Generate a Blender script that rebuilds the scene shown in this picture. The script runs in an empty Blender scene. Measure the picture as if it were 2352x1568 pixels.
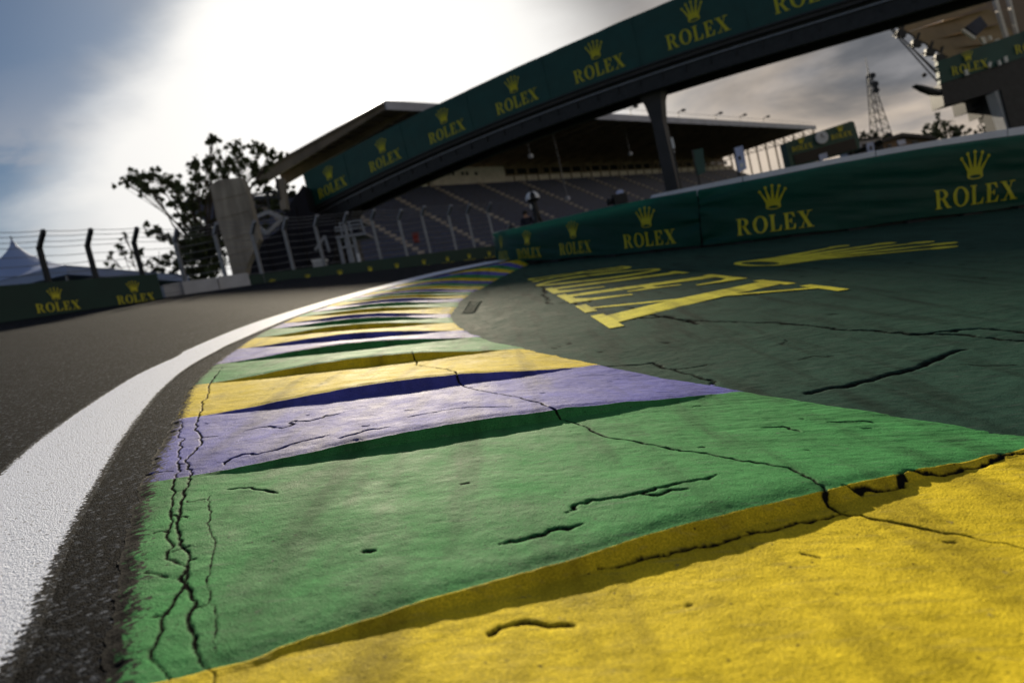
import bpy, bmesh, math, random
import numpy as np
from math import radians, sin, cos, pi, sqrt, atan2, hypot
from mathutils import Vector, Matrix
from mathutils.geometry import delaunay_2d_cdt

random.seed(7)
rng = np.random.default_rng(7)
scene = bpy.context.scene

# ------------------------------------------------------------------ camera
# Photograph measured on a 2352 x 1568 grid; a 24 mm lens, rolled 13 degrees, 0.5 m over a sloping track.
F, CX, CY = 1568.0, 1176.0, 784.0
PITCH, ROLL, CAMH = radians(3.5), radians(13.3), 0.5
FWD = np.array([0, cos(PITCH), -sin(PITCH)])
_r0 = np.array([1.0, 0, 0]); _u0 = np.cross(_r0, FWD)
UP = cos(ROLL) * _u0 + sin(ROLL) * _r0
RT = cos(ROLL) * _r0 - sin(ROLL) * _u0
def ray(x, y): return (FWD * F + RT * (x - CX) + UP * (CY - y)) / F
_a = ray(0, 547 + .135 * CX); _b = ray(2352, 547 - .135 * CX)
GN = np.cross(_b, _a); GN /= np.linalg.norm(GN); GN = GN if GN[2] > 0 else -GN     # normal of the tilted track
CAM = np.array([0, 0, CAMH / GN[2]])
SX, SY = -GN[0] / GN[2], -GN[1] / GN[2]                                            # dz/dx, dz/dy of the track
def P(x, y, d): return CAM + ray(x, y) * d
def G(x, y, off=0.0):
    v = ray(x, y); return CAM + v * ((off - CAM.dot(GN)) / v.dot(GN))
def proj(p):
    w = np.asarray(p) - CAM; k = w.dot(FWD)
    return CX + F * w.dot(RT) / k, CY - F * w.dot(UP) / k

cam = bpy.data.cameras.new("Camera"); cam_ob = bpy.data.objects.new("Camera", cam)
scene.collection.objects.link(cam_ob); scene.camera = cam_ob
cam.sensor_width = 36; cam.lens = 24; cam.clip_start = 0.02; cam.clip_end = 6000
cam_ob.matrix_world = Matrix(((RT[0], UP[0], -FWD[0], CAM[0]), (RT[1], UP[1], -FWD[1], CAM[1]), (RT[2], UP[2], -FWD[2], CAM[2]), (0, 0, 0, 1)))
cam.dof.use_dof = True; cam.dof.focus_distance = 1.9; cam.dof.aperture_fstop = 2.7

# ------------------------------------------------------------------ sky, sun, exposure
SUN_EL, SUN_AZ = radians(18.1), radians(-7.3)
SUN = np.array([sin(SUN_AZ) * cos(SUN_EL), cos(SUN_AZ) * cos(SUN_EL), sin(SUN_EL)])
scene.view_settings.view_transform = 'Standard'; scene.view_settings.look = 'None'
scene.view_settings.gamma = 1.0; scene.view_settings.exposure = 0.8
world = bpy.data.worlds.new("World"); scene.world = world; world.use_nodes = True
def build_world():
    nt = world.node_tree; nt.nodes.clear(); N = nt.nodes.new; L = nt.links.new
    out = N('ShaderNodeOutputWorld'); bg = N('ShaderNodeBackground'); L(bg.outputs[0], out.inputs[0])
    sky = N('ShaderNodeTexSky'); sky.sky_type = 'NISHITA'; sky.sun_disc = False
    sky.sun_elevation = SUN_EL; sky.sun_rotation = SUN_AZ; sky.air_density = 1.3; sky.dust_density = .6; sky.ozone_density = 2.0
    tc = N('ShaderNodeTexCoord')
    def vm(op, a, b=None):
        n = N('ShaderNodeVectorMath'); n.operation = op
        if hasattr(a, 'links'): L(a, n.inputs[0])
        else: n.inputs[0].default_value = a
        if b is not None:
            if hasattr(b, 'links'): L(b, n.inputs[1])
            else: n.inputs[1].default_value = b
        return n
    def ma(op, a, b=None, c=None):
        n = N('ShaderNodeMath'); n.operation = op
        for i, v in enumerate((a, b, c)):
            if v is None: continue
            if hasattr(v, 'links'): L(v, n.inputs[i])
            else: n.inputs[i].default_value = v
        return n.outputs[0]
    def mr(v, a, b, c=0.0, d=1.0, smooth=True):
        n = N('ShaderNodeMapRange'); n.interpolation_type = 'SMOOTHSTEP' if smooth else 'LINEAR'
        L(v, n.inputs[0]); n.inputs[1].default_value = a; n.inputs[2].default_value = b; n.inputs[3].default_value = c; n.inputs[4].default_value = d
        return n.outputs[0]
    def mix(f, a, b):
        n = N('ShaderNodeMix'); n.data_type = 'RGBA'
        if hasattr(f, 'links'): L(f, n.inputs[0])
        else: n.inputs[0].default_value = f
        for i, v in ((6, a), (7, b)):
            if hasattr(v, 'links'): L(v, n.inputs[i])
            else: n.inputs[i].default_value = (*v, 1)
        return n.outputs[2]
    def noise(vec, scale, detail=5, rough=.55, dist=.0):
        n = N('ShaderNodeTexNoise'); L(vec, n.inputs['Vector']); n.inputs['Scale'].default_value = scale
        n.inputs['Detail'].default_value = detail; n.inputs['Roughness'].default_value = rough; n.inputs['Distortion'].default_value = dist
        return n.outputs[0]
    D = vm('NORMALIZE', tc.outputs['Generated']).outputs[0]
    sep = N('ShaderNodeSeparateXYZ'); L(D, sep.inputs[0])
    ang = ma('ARCCOSINE', ma('MINIMUM', vm('DOT_PRODUCT', D, tuple(SUN)).outputs['Value'], 0.99999))     # angle from the sun
    # cloud sheet coordinates: flatten towards the horizon
    sq = vm('MULTIPLY', D, (1, 1, 2.6)).outputs[0]
    n1 = noise(sq, 2.3, 6, .52, .35); n2 = noise(sq, 5.5, 6, .55, .2); n3 = noise(vm('ADD', sq, (3.1, 1.7, .4)).outputs[0], 1.3, 3, .5)
    # cloud brightness: forward scattering lifts everything round the sun, thick cloud stays grey away from it
    fall = mr(ma('ADD', ma('ADD', ma('ADD', ang, ma('MULTIPLY', ma('SUBTRACT', n2, .5), .12)), ma('MULTIPLY', ma('SUBTRACT', n1, .5), .16)), ma('MULTIPLY', ma('SUBTRACT', sep.outputs[2], .30), .75)), .27, .42, 1.0, 0.0)
    cd = vm('DOT_PRODUCT', D, tuple(SUN)).outputs['Value']
    halo = ma('POWER', ma('MAXIMUM', cd, 0.0), 22.0); core = ma('POWER', ma('MAXIMUM', cd, 0.0), 2600.0)
    blue = vm('MULTIPLY', sky.outputs[0], (.0125, .0175, .0245))
    greyc = mix(mr(n2, .36, .66), (.068, .072, .080), (.17, .168, .174))
    low = mr(sep.outputs[2], .06, .42, 1.0, 0.0)
    warm = mix(ma('MULTIPLY', low, mr(n1, .38, .58)), greyc, (.40, .335, .27))
    cover = mr(ma('ADD', n3, ma('MULTIPLY', sep.outputs[0], .55)), .38, .60)
    thin = mix(ma('MULTIPLY', mr(n2, .46, .62), low), blue.outputs[0], (.42, .37, .33))
    base = mix(cover, thin, warm)
    side = mr(sep.outputs[0], .08, .42, 1.0, .12)              # the cloud bank thickens east of the sun
    g = ma('MULTIPLY', fall, side)
    lit = mix(g, base, (.48, .476, .468))
    hot = N('ShaderNodeMix'); hot.data_type = 'RGBA'; hot.blend_type = 'ADD'; hot.inputs[0].default_value = 1.0
    L(lit, hot.inputs[6])
    sc = vm('SCALE', (1.0, .93, .80)); L(ma('ADD', ma('MULTIPLY', halo, .20), ma('MULTIPLY', core, 4.0)), sc.inputs[3]); L(sc.outputs[0], hot.inputs[7])
    L(hot.outputs[2], bg.inputs[0]); bg.inputs[1].default_value = 1.0
build_world()
sl = bpy.data.lights.new("Sun", 'SUN'); sl.energy = 5.0; sl.angle = radians(0.6); sl.color = (1.0, .87, .66)
sun_ob = bpy.data.objects.new("Sun", sl); scene.collection.objects.link(sun_ob)
sun_ob.rotation_euler = Vector(SUN).to_track_quat('Z', 'Y').to_euler()

# ------------------------------------------------------------------ materials
def new_mat(name):
    m = bpy.data.materials.new(name); m.use_nodes = True
    return m, m.node_tree, m.node_tree.nodes['Principled BSDF']
def mat(name, col, rough=.6, var=.25, scale=6.0, bump=0.0, bscale=40.0, metal=0.0, spec=.5, stretch=(1, 1, 1)):
    m, nt, b = new_mat(name); N = nt.nodes.new; L = nt.links.new
    tc = N('ShaderNodeTexCoord'); mp = N('ShaderNodeMapping'); L(tc.outputs['Object'], mp.inputs[0]); mp.inputs['Scale'].default_value = stretch
    nz = N('ShaderNodeTexNoise'); L(mp.outputs[0], nz.inputs['Vector']); nz.inputs['Scale'].default_value = scale; nz.inputs['Detail'].default_value = 6
    cr = N('ShaderNodeValToRGB'); L(nz.outputs[0], cr.inputs[0])
    cr.color_ramp.elements[0].position = .3; cr.color_ramp.elements[1].position = .7
    cr.color_ramp.elements[0].color = (*[c * (1 - var) for c in col], 1); cr.color_ramp.elements[1].color = (*[min(1, c * (1 + var)) for c in col], 1)
    L(cr.outputs[0], b.inputs['Base Color'])
    b.inputs['Roughness'].default_value = rough; b.inputs['Metallic'].default_value = metal; b.inputs['Specular IOR Level'].default_value = spec
    if bump:
        n2 = N('ShaderNodeTexNoise'); L(mp.outputs[0], n2.inputs['Vector']); n2.inputs['Scale'].default_value = bscale; n2.inputs['Detail'].default_value = 4
        bp = N('ShaderNodeBump'); bp.inputs['Strength'].default_value = bump; bp.inputs['Distance'].default_value = .01
        L(n2.outputs[0], bp.inputs['Height']); L(bp.outputs[0], b.inputs['Normal'])
    return m
def asphalt_mat(name, painted=None):
    """aggregate asphalt; with painted=(colour) the paint lies where attribute 'paint' passes a noisy threshold"""
    m, nt, b = new_mat(name); N = nt.nodes.new; L = nt.links.new
    tc = N('ShaderNodeTexCoord')
    vo = N('ShaderNodeTexVoronoi'); L(tc.outputs['Object'], vo.inputs['Vector']); vo.inputs['Scale'].default_value = 120
    vo2 = N('ShaderNodeTexVoronoi'); L(tc.outputs['Object'], vo2.inputs['Vector']); vo2.inputs['Scale'].default_value = 310
    nz = N('ShaderNodeTexNoise'); L(tc.outputs['Object'], nz.inputs['Vector']); nz.inputs['Scale'].default_value = 1.1; nz.inputs['Detail'].default_value = 8
    cr = N('ShaderNodeValToRGB'); L(vo.outputs['Color'], cr.inputs[0])
    e = cr.color_ramp.elements; e[0].position = .1; e[0].color = (.0025, .0025, .003, 1); e[1].position = .98; e[1].color = (.22, .25, .31, 1); e.new(.5).color = (.006, .0075, .011, 1); e.new(.78).color = (.03, .036, .048, 1)
    mx = N('ShaderNodeMix'); mx.data_type = 'RGBA'; mx.blend_type = 'MULTIPLY'; mx.inputs[0].default_value = .7
    c2 = N('ShaderNodeValToRGB'); L(nz.outputs[0], c2.inputs[0]); c2.color_ramp.elements[0].position = .3; c2.color_ramp.elements[0].color = (.55, .55, .57, 1); c2.color_ramp.elements[1].position = .72
    L(cr.outputs[0], mx.inputs[6]); L(c2.outputs[0], mx.inputs[7])
    h = N('ShaderNodeMath'); h.operation = 'ADD'; L(vo.outputs['Distance'], h.inputs[0]); L(vo2.outputs['Distance'], h.inputs[1])
    inv = N('ShaderNodeMath'); inv.operation = 'MULTIPLY'; inv.inputs[1].default_value = -1; L(h.outputs[0], inv.inputs[0])
    bp = N('ShaderNodeBump'); bp.inputs['Strength'].default_value = 1.0; bp.inputs['Distance'].default_value = .006; L(inv.outputs[0], bp.inputs['Height'])
    L(bp.outputs[0], b.inputs['Normal'])
    col = mx.outputs[2]
    if painted:
        at = N('ShaderNodeAttribute'); at.attribute_name = 'paint'
        nn = N('ShaderNodeTexNoise'); L(tc.outputs['Object'], nn.inputs['Vector']); nn.inputs['Scale'].default_value = 95; nn.inputs['Detail'].default_value = 5
        ad = N('ShaderNodeMath'); ad.operation = 'ADD'; L(at.outputs['Fac'], ad.inputs[0])
        s = N('ShaderNodeMath'); s.operation = 'MULTIPLY_ADD'; L(nn.outputs[0], s.inputs[0]); s.inputs[1].default_value = 1.3; s.inputs[2].default_value = -.65
        L(s.outputs[0], ad.inputs[1])
        s2 = N('ShaderNodeMath'); s2.operation = 'MULTIPLY_ADD'; L(vo.outputs['Distance'], s2.inputs[0]); s2.inputs[1].default_value = -.35; L(ad.outputs[0], s2.inputs[2])
        r = N('ShaderNodeMapRange'); L(s2.outputs[0], r.inputs[0]); r.inputs[1].default_value = .16; r.inputs[2].default_value = .34
        mm = N('ShaderNodeMix'); mm.data_type = 'RGBA'; L(r.outputs[0], mm.inputs[0]); L(col, mm.inputs[6]); mm.inputs[7].default_value = (*painted, 1)
        col = mm.outputs[2]
        ro = N('ShaderNodeMapRange'); L(r.outputs[0], ro.inputs[0]); ro.inputs[3].default_value = .88; ro.inputs[4].default_value = .7; L(ro.outputs[0], b.inputs['Roughness'])
        bp.inputs['Strength'].default_value = .4
        sq = N('ShaderNodeMapRange'); L(r.outputs[0], sq.inputs[0]); sq.inputs[3].default_value = .045; sq.inputs[4].default_value = .12; L(sq.outputs[0], b.inputs['Specular IOR Level'])
    else:
        b.inputs['Roughness'].default_value = .88
    if not painted: b.inputs['Specular IOR Level'].default_value = .045; b.inputs['IOR'].default_value = 1.3
    L(col, b.inputs['Base Color'])
    return m
def paint_mat(name, col, rough=.78, spec=.08, edge=True):
    """thick paint on cracked concrete: attribute 'dirt' = crack dirt, 'paint' = cover over asphalt at the edge"""
    m, nt, b = new_mat(name); N = nt.nodes.new; L = nt.links.new
    tc = N('ShaderNodeTexCoord')
    n1 = N('ShaderNodeTexNoise'); L(tc.outputs['Object'], n1.inputs['Vector']); n1.inputs['Scale'].default_value = 7; n1.inputs['Detail'].default_value = 8; n1.inputs['Roughness'].default_value = .65
    cr = N('ShaderNodeValToRGB'); L(n1.outputs[0], cr.inputs[0]); e = cr.color_ramp.elements
    e[0].position = .28; e[0].color = (*[c * .72 for c in col], 1); e[1].position = .7; e[1].color = (*[min(1, c * 1.12) for c in col], 1)
    # brushed streaks and worn scuffs across the kerb
    mp = N('ShaderNodeMapping'); L(tc.outputs['Object'], mp.inputs[0]); mp.inputs['Scale'].default_value = (3, 40, 40); mp.inputs['Rotation'].default_value = (0, 0, radians(-6))
    st = N('ShaderNodeTexNoise'); L(mp.outputs[0], st.inputs['Vector']); st.inputs['Scale'].default_value = 2.2; st.inputs['Detail'].default_value = 5
    sr = N('ShaderNodeMapRange'); L(st.outputs[0], sr.inputs[0]); sr.inputs[1].default_value = .56; sr.inputs[2].default_value = .78
    mx = N('ShaderNodeMix'); mx.data_type = 'RGBA'; L(sr.outputs[0], mx.inputs[0]); L(cr.outputs[0], mx.inputs[6]); mx.inputs[7].default_value = (*[c * .6 + .05 for c in col], 1)
    # black specks, small chips to bare concrete, rubber smears
    vs = N('ShaderNodeTexVoronoi'); L(tc.outputs['Object'], vs.inputs['Vector']); vs.inputs['Scale'].default_value = 26
    vr = N('ShaderNodeMapRange'); L(vs.outputs['Distance'], vr.inputs[0]); vr.inputs[1].default_value = .05; vr.inputs[2].default_value = .09; vr.inputs[3].default_value = .8; vr.inputs[4].default_value = 0
    cn = N('ShaderNodeTexNoise'); L(tc.outputs['Object'], cn.inputs['Vector']); cn.inputs['Scale'].default_value = 21; cn.inputs['Detail'].default_value = 9; cn.inputs['Roughness'].default_value = .7
    ch = N('ShaderNodeMapRange'); L(cn.outputs[0], ch.inputs[0]); ch.inputs[1].default_value = .665; ch.inputs[2].default_value = .69
    rm = N('ShaderNodeMapping'); L(tc.outputs['Object'], rm.inputs[0]); rm.inputs['Scale'].default_value = (7, .8, 1); rm.inputs['Rotation'].default_value = (0, 0, radians(-18))
    rn = N('ShaderNodeTexNoise'); L(rm.outputs[0], rn.inputs['Vector']); rn.inputs['Scale'].default_value = 1.5; rn.inputs['Detail'].default_value = 6
    rb = N('ShaderNodeMapRange'); L(rn.outputs[0], rb.inputs[0]); rb.inputs[1].default_value = .50; rb.inputs[2].default_value = .70; rb.inputs[4].default_value = .75
    w1 = N('ShaderNodeMix'); w1.data_type = 'RGBA'; L(rb.outputs[0], w1.inputs[0]); L(mx.outputs[2], w1.inputs[6]); w1.inputs[7].default_value = (*[c * .35 + .006 for c in col], 1)
    w2 = N('ShaderNodeMix'); w2.data_type = 'RGBA'; L(ch.outputs[0], w2.inputs[0]); L(w1.outputs[2], w2.inputs[6]); w2.inputs[7].default_value = (*[c * .35 + .07 for c in col], 1)
    w3 = N('ShaderNodeMix'); w3.data_type = 'RGBA'; L(vr.outputs[0], w3.inputs[0]); L(w2.outputs[2], w3.inputs[6]); w3.inputs[7].default_value = (.015, .015, .014, 1)
    sg = N('ShaderNodeTexNoise'); L(tc.outputs['Object'], sg.inputs['Vector']); sg.inputs['Scale'].default_value = 330; sg.inputs['Detail'].default_value = 2
    sm = N('ShaderNodeMapRange'); L(sg.outputs[0], sm.inputs[0]); sm.inputs[1].default_value = .3; sm.inputs[2].default_value = .7; sm.inputs[3].default_value = .62; sm.inputs[4].default_value = 1.3
    w4 = N('ShaderNodeMix'); w4.data_type = 'RGBA'; w4.blend_type = 'MULTIPLY'; w4.inputs[0].default_value = 1.0; w4.clamp_result = False; L(w3.outputs[2], w4.inputs[6]); L(sm.outputs[0], w4.inputs[7])
    mx = w4
    dt = N('ShaderNodeAttribute'); dt.attribute_name = 'dirt'
    m2 = N('ShaderNodeMix'); m2.data_type = 'RGBA'; L(dt.outputs['Fac'], m2.inputs[0]); L(mx.outputs[2], m2.inputs[6]); m2.inputs[7].default_value = (.012, .012, .011, 1)
    col_out = m2.outputs[2]
    # fine grain
    g = N('ShaderNodeTexNoise'); L(tc.outputs['Object'], g.inputs['Vector']); g.inputs['Scale'].default_value = 260; g.inputs['Detail'].default_value = 3
    g2 = N('ShaderNodeTexNoise'); L(tc.outputs['Object'], g2.inputs['Vector']); g2.inputs['Scale'].default_value = 34; g2.inputs['Detail'].default_value = 5
    gs = N('ShaderNodeMath'); gs.operation = 'MULTIPLY_ADD'; L(g2.outputs[0], gs.inputs[0]); gs.inputs[1].default_value = .7; L(g.outputs[0], gs.inputs[2])
    bp = N('ShaderNodeBump'); bp.inputs['Strength'].default_value = .45; bp.inputs['Distance'].default_value = .004; L(gs.outputs[0], bp.inputs['Height'])
    L(bp.outputs[0], b.inputs['Normal'])
    if edge:
        at = N('ShaderNodeAttribute'); at.attribute_name = 'paint'
        nn = N('ShaderNodeTexNoise'); L(tc.outputs['Object'], nn.inputs['Vector']); nn.inputs['Scale'].default_value = 80; nn.inputs['Detail'].default_value = 5
        s = N('ShaderNodeMath'); s.operation = 'MULTIPLY_ADD'; L(nn.outputs[0], s.inputs[0]); s.inputs[1].default_value = 1.5; s.inputs[2].default_value = -.75
        ad = N('ShaderNodeMath'); ad.operation = 'ADD'; L(at.outputs['Fac'], ad.inputs[0]); L(s.outputs[0], ad.inputs[1])
        r = N('ShaderNodeMapRange'); L(ad.outputs[0], r.inputs[0]); r.inputs[1].default_value = .4; r.inputs[2].default_value = .6
        m3 = N('ShaderNodeMix'); m3.data_type = 'RGBA'; L(r.outputs[0], m3.inputs[0]); m3.inputs[6].default_value = (.008, .008, .009, 1); L(col_out, m3.inputs[7])
        col_out = m3.outputs[2]
    L(col_out, b.inputs['Base Color'])
    rr = N('ShaderNodeMapRange'); L(n1.outputs[0], rr.inputs[0]); rr.inputs[1].default_value = .3; rr.inputs[2].default_value = .7; rr.inputs[3].default_value = rough - .07; rr.inputs[4].default_value = rough + .1
    L(rr.outputs[0], b.inputs['Roughness']); b.inputs['IOR'].default_value = 1.28
    sp = N('ShaderNodeMapRange'); L(dt.outputs['Fac'], sp.inputs[0]); sp.inputs[3].default_value = spec; sp.inputs[4].default_value = 0.0; L(sp.outputs[0], b.inputs['Specular IOR Level'])
    return m
M = {}
M['asphalt'] = asphalt_mat('asphalt')
M['line'] = asphalt_mat('line_paint', (.66, .72, .88))
M['yellow'] = paint_mat('kerb_yellow', (.72, .56, .03))
M['green'] = paint_mat('kerb_green', (.06, .27, .085))
M['blue'] = paint_mat('kerb_blue', (.10, .11, .46), spec=.14, rough=.74)
M['apron'] = paint_mat('apron_green', (.032, .078, .060), rough=.85, spec=.03, edge=False)
M['letter'] = paint_mat('lettering_yellow', (.84, .78, .07), edge=False)
M['ground'] = mat('ground_grass', (.05, .075, .03), .9, .4, .8)
M['verge'] = mat('verge_asphalt', (.05, .05, .05), .8, .3, 3)
M['banner'] = mat('banner_cloth', (.002, .085, .056), .55, .15, 3, .1, 60)
M['wall_green'] = mat('wall_green', (.003, .036, .027), .6, .15, 1.2)
M['banner_board'] = mat('banner_board', (.008, .072, .062), .5, .12, 1.2)
def _translucent(m, col, f):
    nt = m.node_tree; b = nt.nodes['Principled BSDF']; o = [n for n in nt.nodes if n.type == 'OUTPUT_MATERIAL'][0]
    t = nt.nodes.new('ShaderNodeBsdfTranslucent'); t.inputs[0].default_value = (*col, 1); x = nt.nodes.new('ShaderNodeMixShader'); x.inputs[0].default_value = f
    nt.links.new(b.outputs[0], x.inputs[1]); nt.links.new(t.outputs[0], x.inputs[2]); nt.links.new(x.outputs[0], o.inputs[0])
_translucent(M['banner'], (.05, .50, .34), .30)
M['gold'] = mat('print_yellow', (.62, .58, .02), .55, .08, 4)
M['white'] = mat('white_paint', (.78, .79, .82), .5, .08, 3)
M['concrete'] = mat('concrete', (.32, .29, .25), .85, .4, 1.6, .25, 20, stretch=(1, 1, .22))
M['pale_concrete'] = mat('pale_concrete', (.55, .56, .6), .8, .12, 1.5, .2, 20)
M['steel'] = mat('dark_steel', (.035, .036, .04), .55, .2, 4, 0, 40, .3)
M['galv'] = mat('galvanised_steel', (.26, .27, .30), .45, .15, 5, 0, 40, .6)
M['black'] = mat('black_rubber', (.012, .012, .013), .6, .2, 6)
M['girder'] = mat('bridge_girder', (.045, .043, .046), .6, .25, .9)
M['navy'] = mat('navy_fabric', (.004, .0035, .010), .85, .3, .7, .3, 6)
M['roof'] = mat('roof_sheet', (.20, .145, .105), .7, .25, .25)
M['fascia'] = mat('roof_fascia', (.42, .43, .52), .5, .15, .3)
M['cream'] = mat('cream_wall', (.86, .80, .74), .8, .12, .5)
M['seat'] = mat('seat_blue', (.014, .035, .12), .5, .5, 1.6)
M['seat2'] = mat('seat_grey_blue', (.028, .038, .075), .5, .45, 1.4)
M['step'] = mat('aisle_concrete', (.36, .33, .31), .8, .2, .8)
M['tent'] = mat('tent_fabric', (.30, .40, .68), .6, .06, .6)
M['bark'] = mat('bark', (.06, .048, .038), .9, .35, 4, .4, 12)
M['leaf'] = mat('leaf', (.055, .075, .022), .6, .45, 1.3)
M['canopy'] = mat('canopy_fabric', (.26, .18, .085), .7, .2, .6)
M['glass'] = mat('dark_glass', (.02, .025, .03), .15, .3, 1)
M['flag'] = mat('banner_blue_white', (.50, .58, .90), .6, .15, 1.2)
M['skin'] = mat('skin', (.42, .24, .16), .6, .1, 6)
M['cloth'] = mat('dark_cloth', (.012, .014, .03), .85, .3, 8)
M['hair'] = mat('hair', (.02, .014, .01), .7, .2, 20)
M['red'] = mat('red_plastic', (.30, .03, .02), .6, .2, 4)
M['clock'] = mat('clock_face', (.60, .68, .80), .5, .05, 2)
M['grate'] = mat('cast_iron', (.012, .03, .022), .9, .3, 20, spec=.05)

# ------------------------------------------------------------------ object helpers
ROOTS = {}
def tag(o, label=None, cat=None, group=None, kind=None):
    for k, v in (('label', label), ('category', cat), ('group', group), ('kind', kind)):
        if v: o[k] = v
    return o
def thing(name, loc, label, cat, group=None, kind=None):
    o = bpy.data.objects.new(name, None); scene.collection.objects.link(o); o.location = tuple(loc); o.empty_display_size = .2
    ROOTS[o.name] = np.array(loc, float)
    return tag(o, label, cat, group, kind)
def link(name, me, m, parent=None, smooth=False):
    if m is not None: me.materials.append(m if not isinstance(m, str) else M[m])
    if smooth: me.polygons.foreach_set('use_smooth', np.ones(len(me.polygons), bool))
    o = bpy.data.objects.new(name, me); scene.collection.objects.link(o)
    if parent is not None: o.parent = parent; ROOTS[o.name] = ROOTS[parent.name]
    else: ROOTS[o.name] = np.zeros(3)
    return o
def obj(name, verts, faces, m, parent=None, smooth=False):
    v = np.asarray(verts, float)
    if parent is not None: v = v - ROOTS[parent.name]
    me = bpy.data.meshes.new(name); me.from_pydata(v.tolist(), [], [list(f) for f in faces]); me.update()
    bm = bmesh.new(); bm.from_mesh(me); bmesh.ops.recalc_face_normals(bm, faces=bm.faces); bm.to_mesh(me); bm.free()
    return link(name, me, m, parent, smooth)
def grid_obj(name, V, m, parent=None, attrs=None, smooth=True):
    """V: (rows, cols, 3) array -> quad sheet"""
    r, c, _ = V.shape; v = V.reshape(-1, 3)
    if parent is not None: v = v - ROOTS[parent.name]
    i = np.arange(r * c).reshape(r, c)
    q = np.stack([i[:-1, :-1], i[:-1, 1:], i[1:, 1:], i[1:, :-1]], -1).reshape(-1, 4)
    me = bpy.data.meshes.new(name); me.vertices.add(len(v)); me.vertices.foreach_set('co', v.astype(np.float32).ravel())
    me.loops.add(q.size); me.loops.foreach_set('vertex_index', q.astype(np.int32).ravel())
    me.polygons.add(len(q)); me.polygons.foreach_set('loop_start', np.arange(0, q.size, 4, dtype=np.int32)); me.polygons.foreach_set('loop_total', np.full(len(q), 4, np.int32))
    me.update(calc_edges=True)
    for k, a in (attrs or {}).items():
        at = me.attributes.new(k, 'FLOAT', 'POINT'); at.data.foreach_set('value', np.asarray(a, np.float32).ravel())
    return link(name, me, m, parent, smooth)
class MB:
    """collects solids into one mesh"""
    def __init__(s): s.v = []; s.f = []
    def add(s, v, f):
        n = len(s.v); s.v += [tuple(map(float, p)) for p in v]; s.f += [tuple(i + n for i in q) for q in f]; return s
    def hexa(s, b, t):    # b, t: 4 corner points each
        return s.add(list(b) + list(t), [(3, 2, 1, 0), (4, 5, 6, 7), (0, 1, 5, 4), (1, 2, 6, 5), (2, 3, 7, 6), (3, 0, 4, 7)])
    def bar(s, a, b, w, h=None, up=(0, 0, 1)):
        a = np.asarray(a, float); b = np.asarray(b, float); h = h or w; d = b - a; d /= np.linalg.norm(d)
        up = np.asarray(up, float)
        if abs(d.dot(up)) > .95: up = np.array([0, 1.0, 0])
        x = np.cross(d, up); x /= np.linalg.norm(x); y = np.cross(x, d)
        c = [x * w / 2 * i + y * h / 2 * j for i, j in ((-1, -1), (1, -1), (1, 1), (-1, 1))]
        return s.hexa([a + k for k in c], [b + k for k in c])
    def box(s, c, ax, ay, az):
        c, ax, ay, az = (np.asarray(k, float) for k in (c, ax, ay, az))
        q = [c + ax * i + ay * j for i, j in ((-1, -1), (1, -1), (1, 1), (-1, 1))]
        return s.hexa([p - az for p in q], [p + az for p in q])
    def prism(s, pts, ext):
        pts = [np.asarray(p, float) for p in pts]; n = len(pts); ext = np.asarray(ext, float)
        return s.add(pts + [p + ext for p in pts], [tuple(range(n - 1, -1, -1)), tuple(range(n, 2 * n))] + [(i, (i + 1) % n, n + (i + 1) % n, n + i) for i in range(n)])
    def tube(s, path, rad, k=8, cap=True):
        path = [np.asarray(p, float) for p in path]; n = len(path); rad = rad if hasattr(rad, '__len__') else [rad] * n
        V = []
        for i, p in enumerate(path):
            d = path[min(i + 1, n - 1)] - path[max(i - 1, 0)]; d /= np.linalg.norm(d)
            u = np.array([0, 0, 1.0]) if abs(d[2]) < .9 else np.array([1.0, 0, 0])
            x = np.cross(d, u); x /= np.linalg.norm(x); y = np.cross(x, d)
            V += [p + rad[i] * (x * cos(2 * pi * j / k) + y * sin(2 * pi * j / k)) for j in range(k)]
        Fc = [(i * k + j, i * k + (j + 1) % k, (i + 1) * k + (j + 1) % k, (i + 1) * k + j) for i in range(n - 1) for j in range(k)]
        if cap: Fc += [tuple(range(k - 1, -1, -1)), tuple((n - 1) * k + j for j in range(k))]
        return s.add(V, Fc)
    def lathe(s, base, axis, prof, k=16):
        base = np.asarray(base, float); ax = np.asarray(axis, float) / np.linalg.norm(axis)
        u = np.array([1.0, 0, 0]) if abs(ax[0]) < .9 else np.array([0, 1.0, 0]); x = np.cross(ax, u); x /= np.linalg.norm(x); y = np.cross(ax, x)
        V = [base + ax * h + r * (x * cos(2 * pi * j / k) + y * sin(2 * pi * j / k)) for r, h in prof for j in range(k)]
        Fc = [(i * k + j, i * k + (j + 1) % k, (i + 1) * k + (j + 1) % k, (i + 1) * k + j) for i in range(len(prof) - 1) for j in range(k)]
        Fc += [tuple(range(k - 1, -1, -1)), tuple((len(prof) - 1) * k + j for j in range(k))]
        return s.add(V, Fc)
    def build(s, name, m, parent=None, smooth=False): return obj(name, s.v, s.f, m, parent, smooth)
Z = np.array([0, 0, 1.0])
def sstep(a, b, x):
    t = np.clip((np.asarray(x, float) - a) / (b - a), 0, 1); return t * t * (3 - 2 * t)
def plane_z(x, y): return SX * x + SY * y
def ground_z(x, y):
    x = np.asarray(x, float); y = np.asarray(y, float); r = np.hypot(x, y); k = np.where(r > 75, 75 / np.maximum(r, 1e-6), 1.0)
    off = -.55 + .45 * sstep(.04, .09, x / np.maximum(y, 1e-3)) * (y > 0)
    return plane_z(x * k, y * k) + off
def on_ground(p, lift=0.0): return np.array([p[0], p[1], float(ground_z(p[0], p[1])) + lift])

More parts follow.
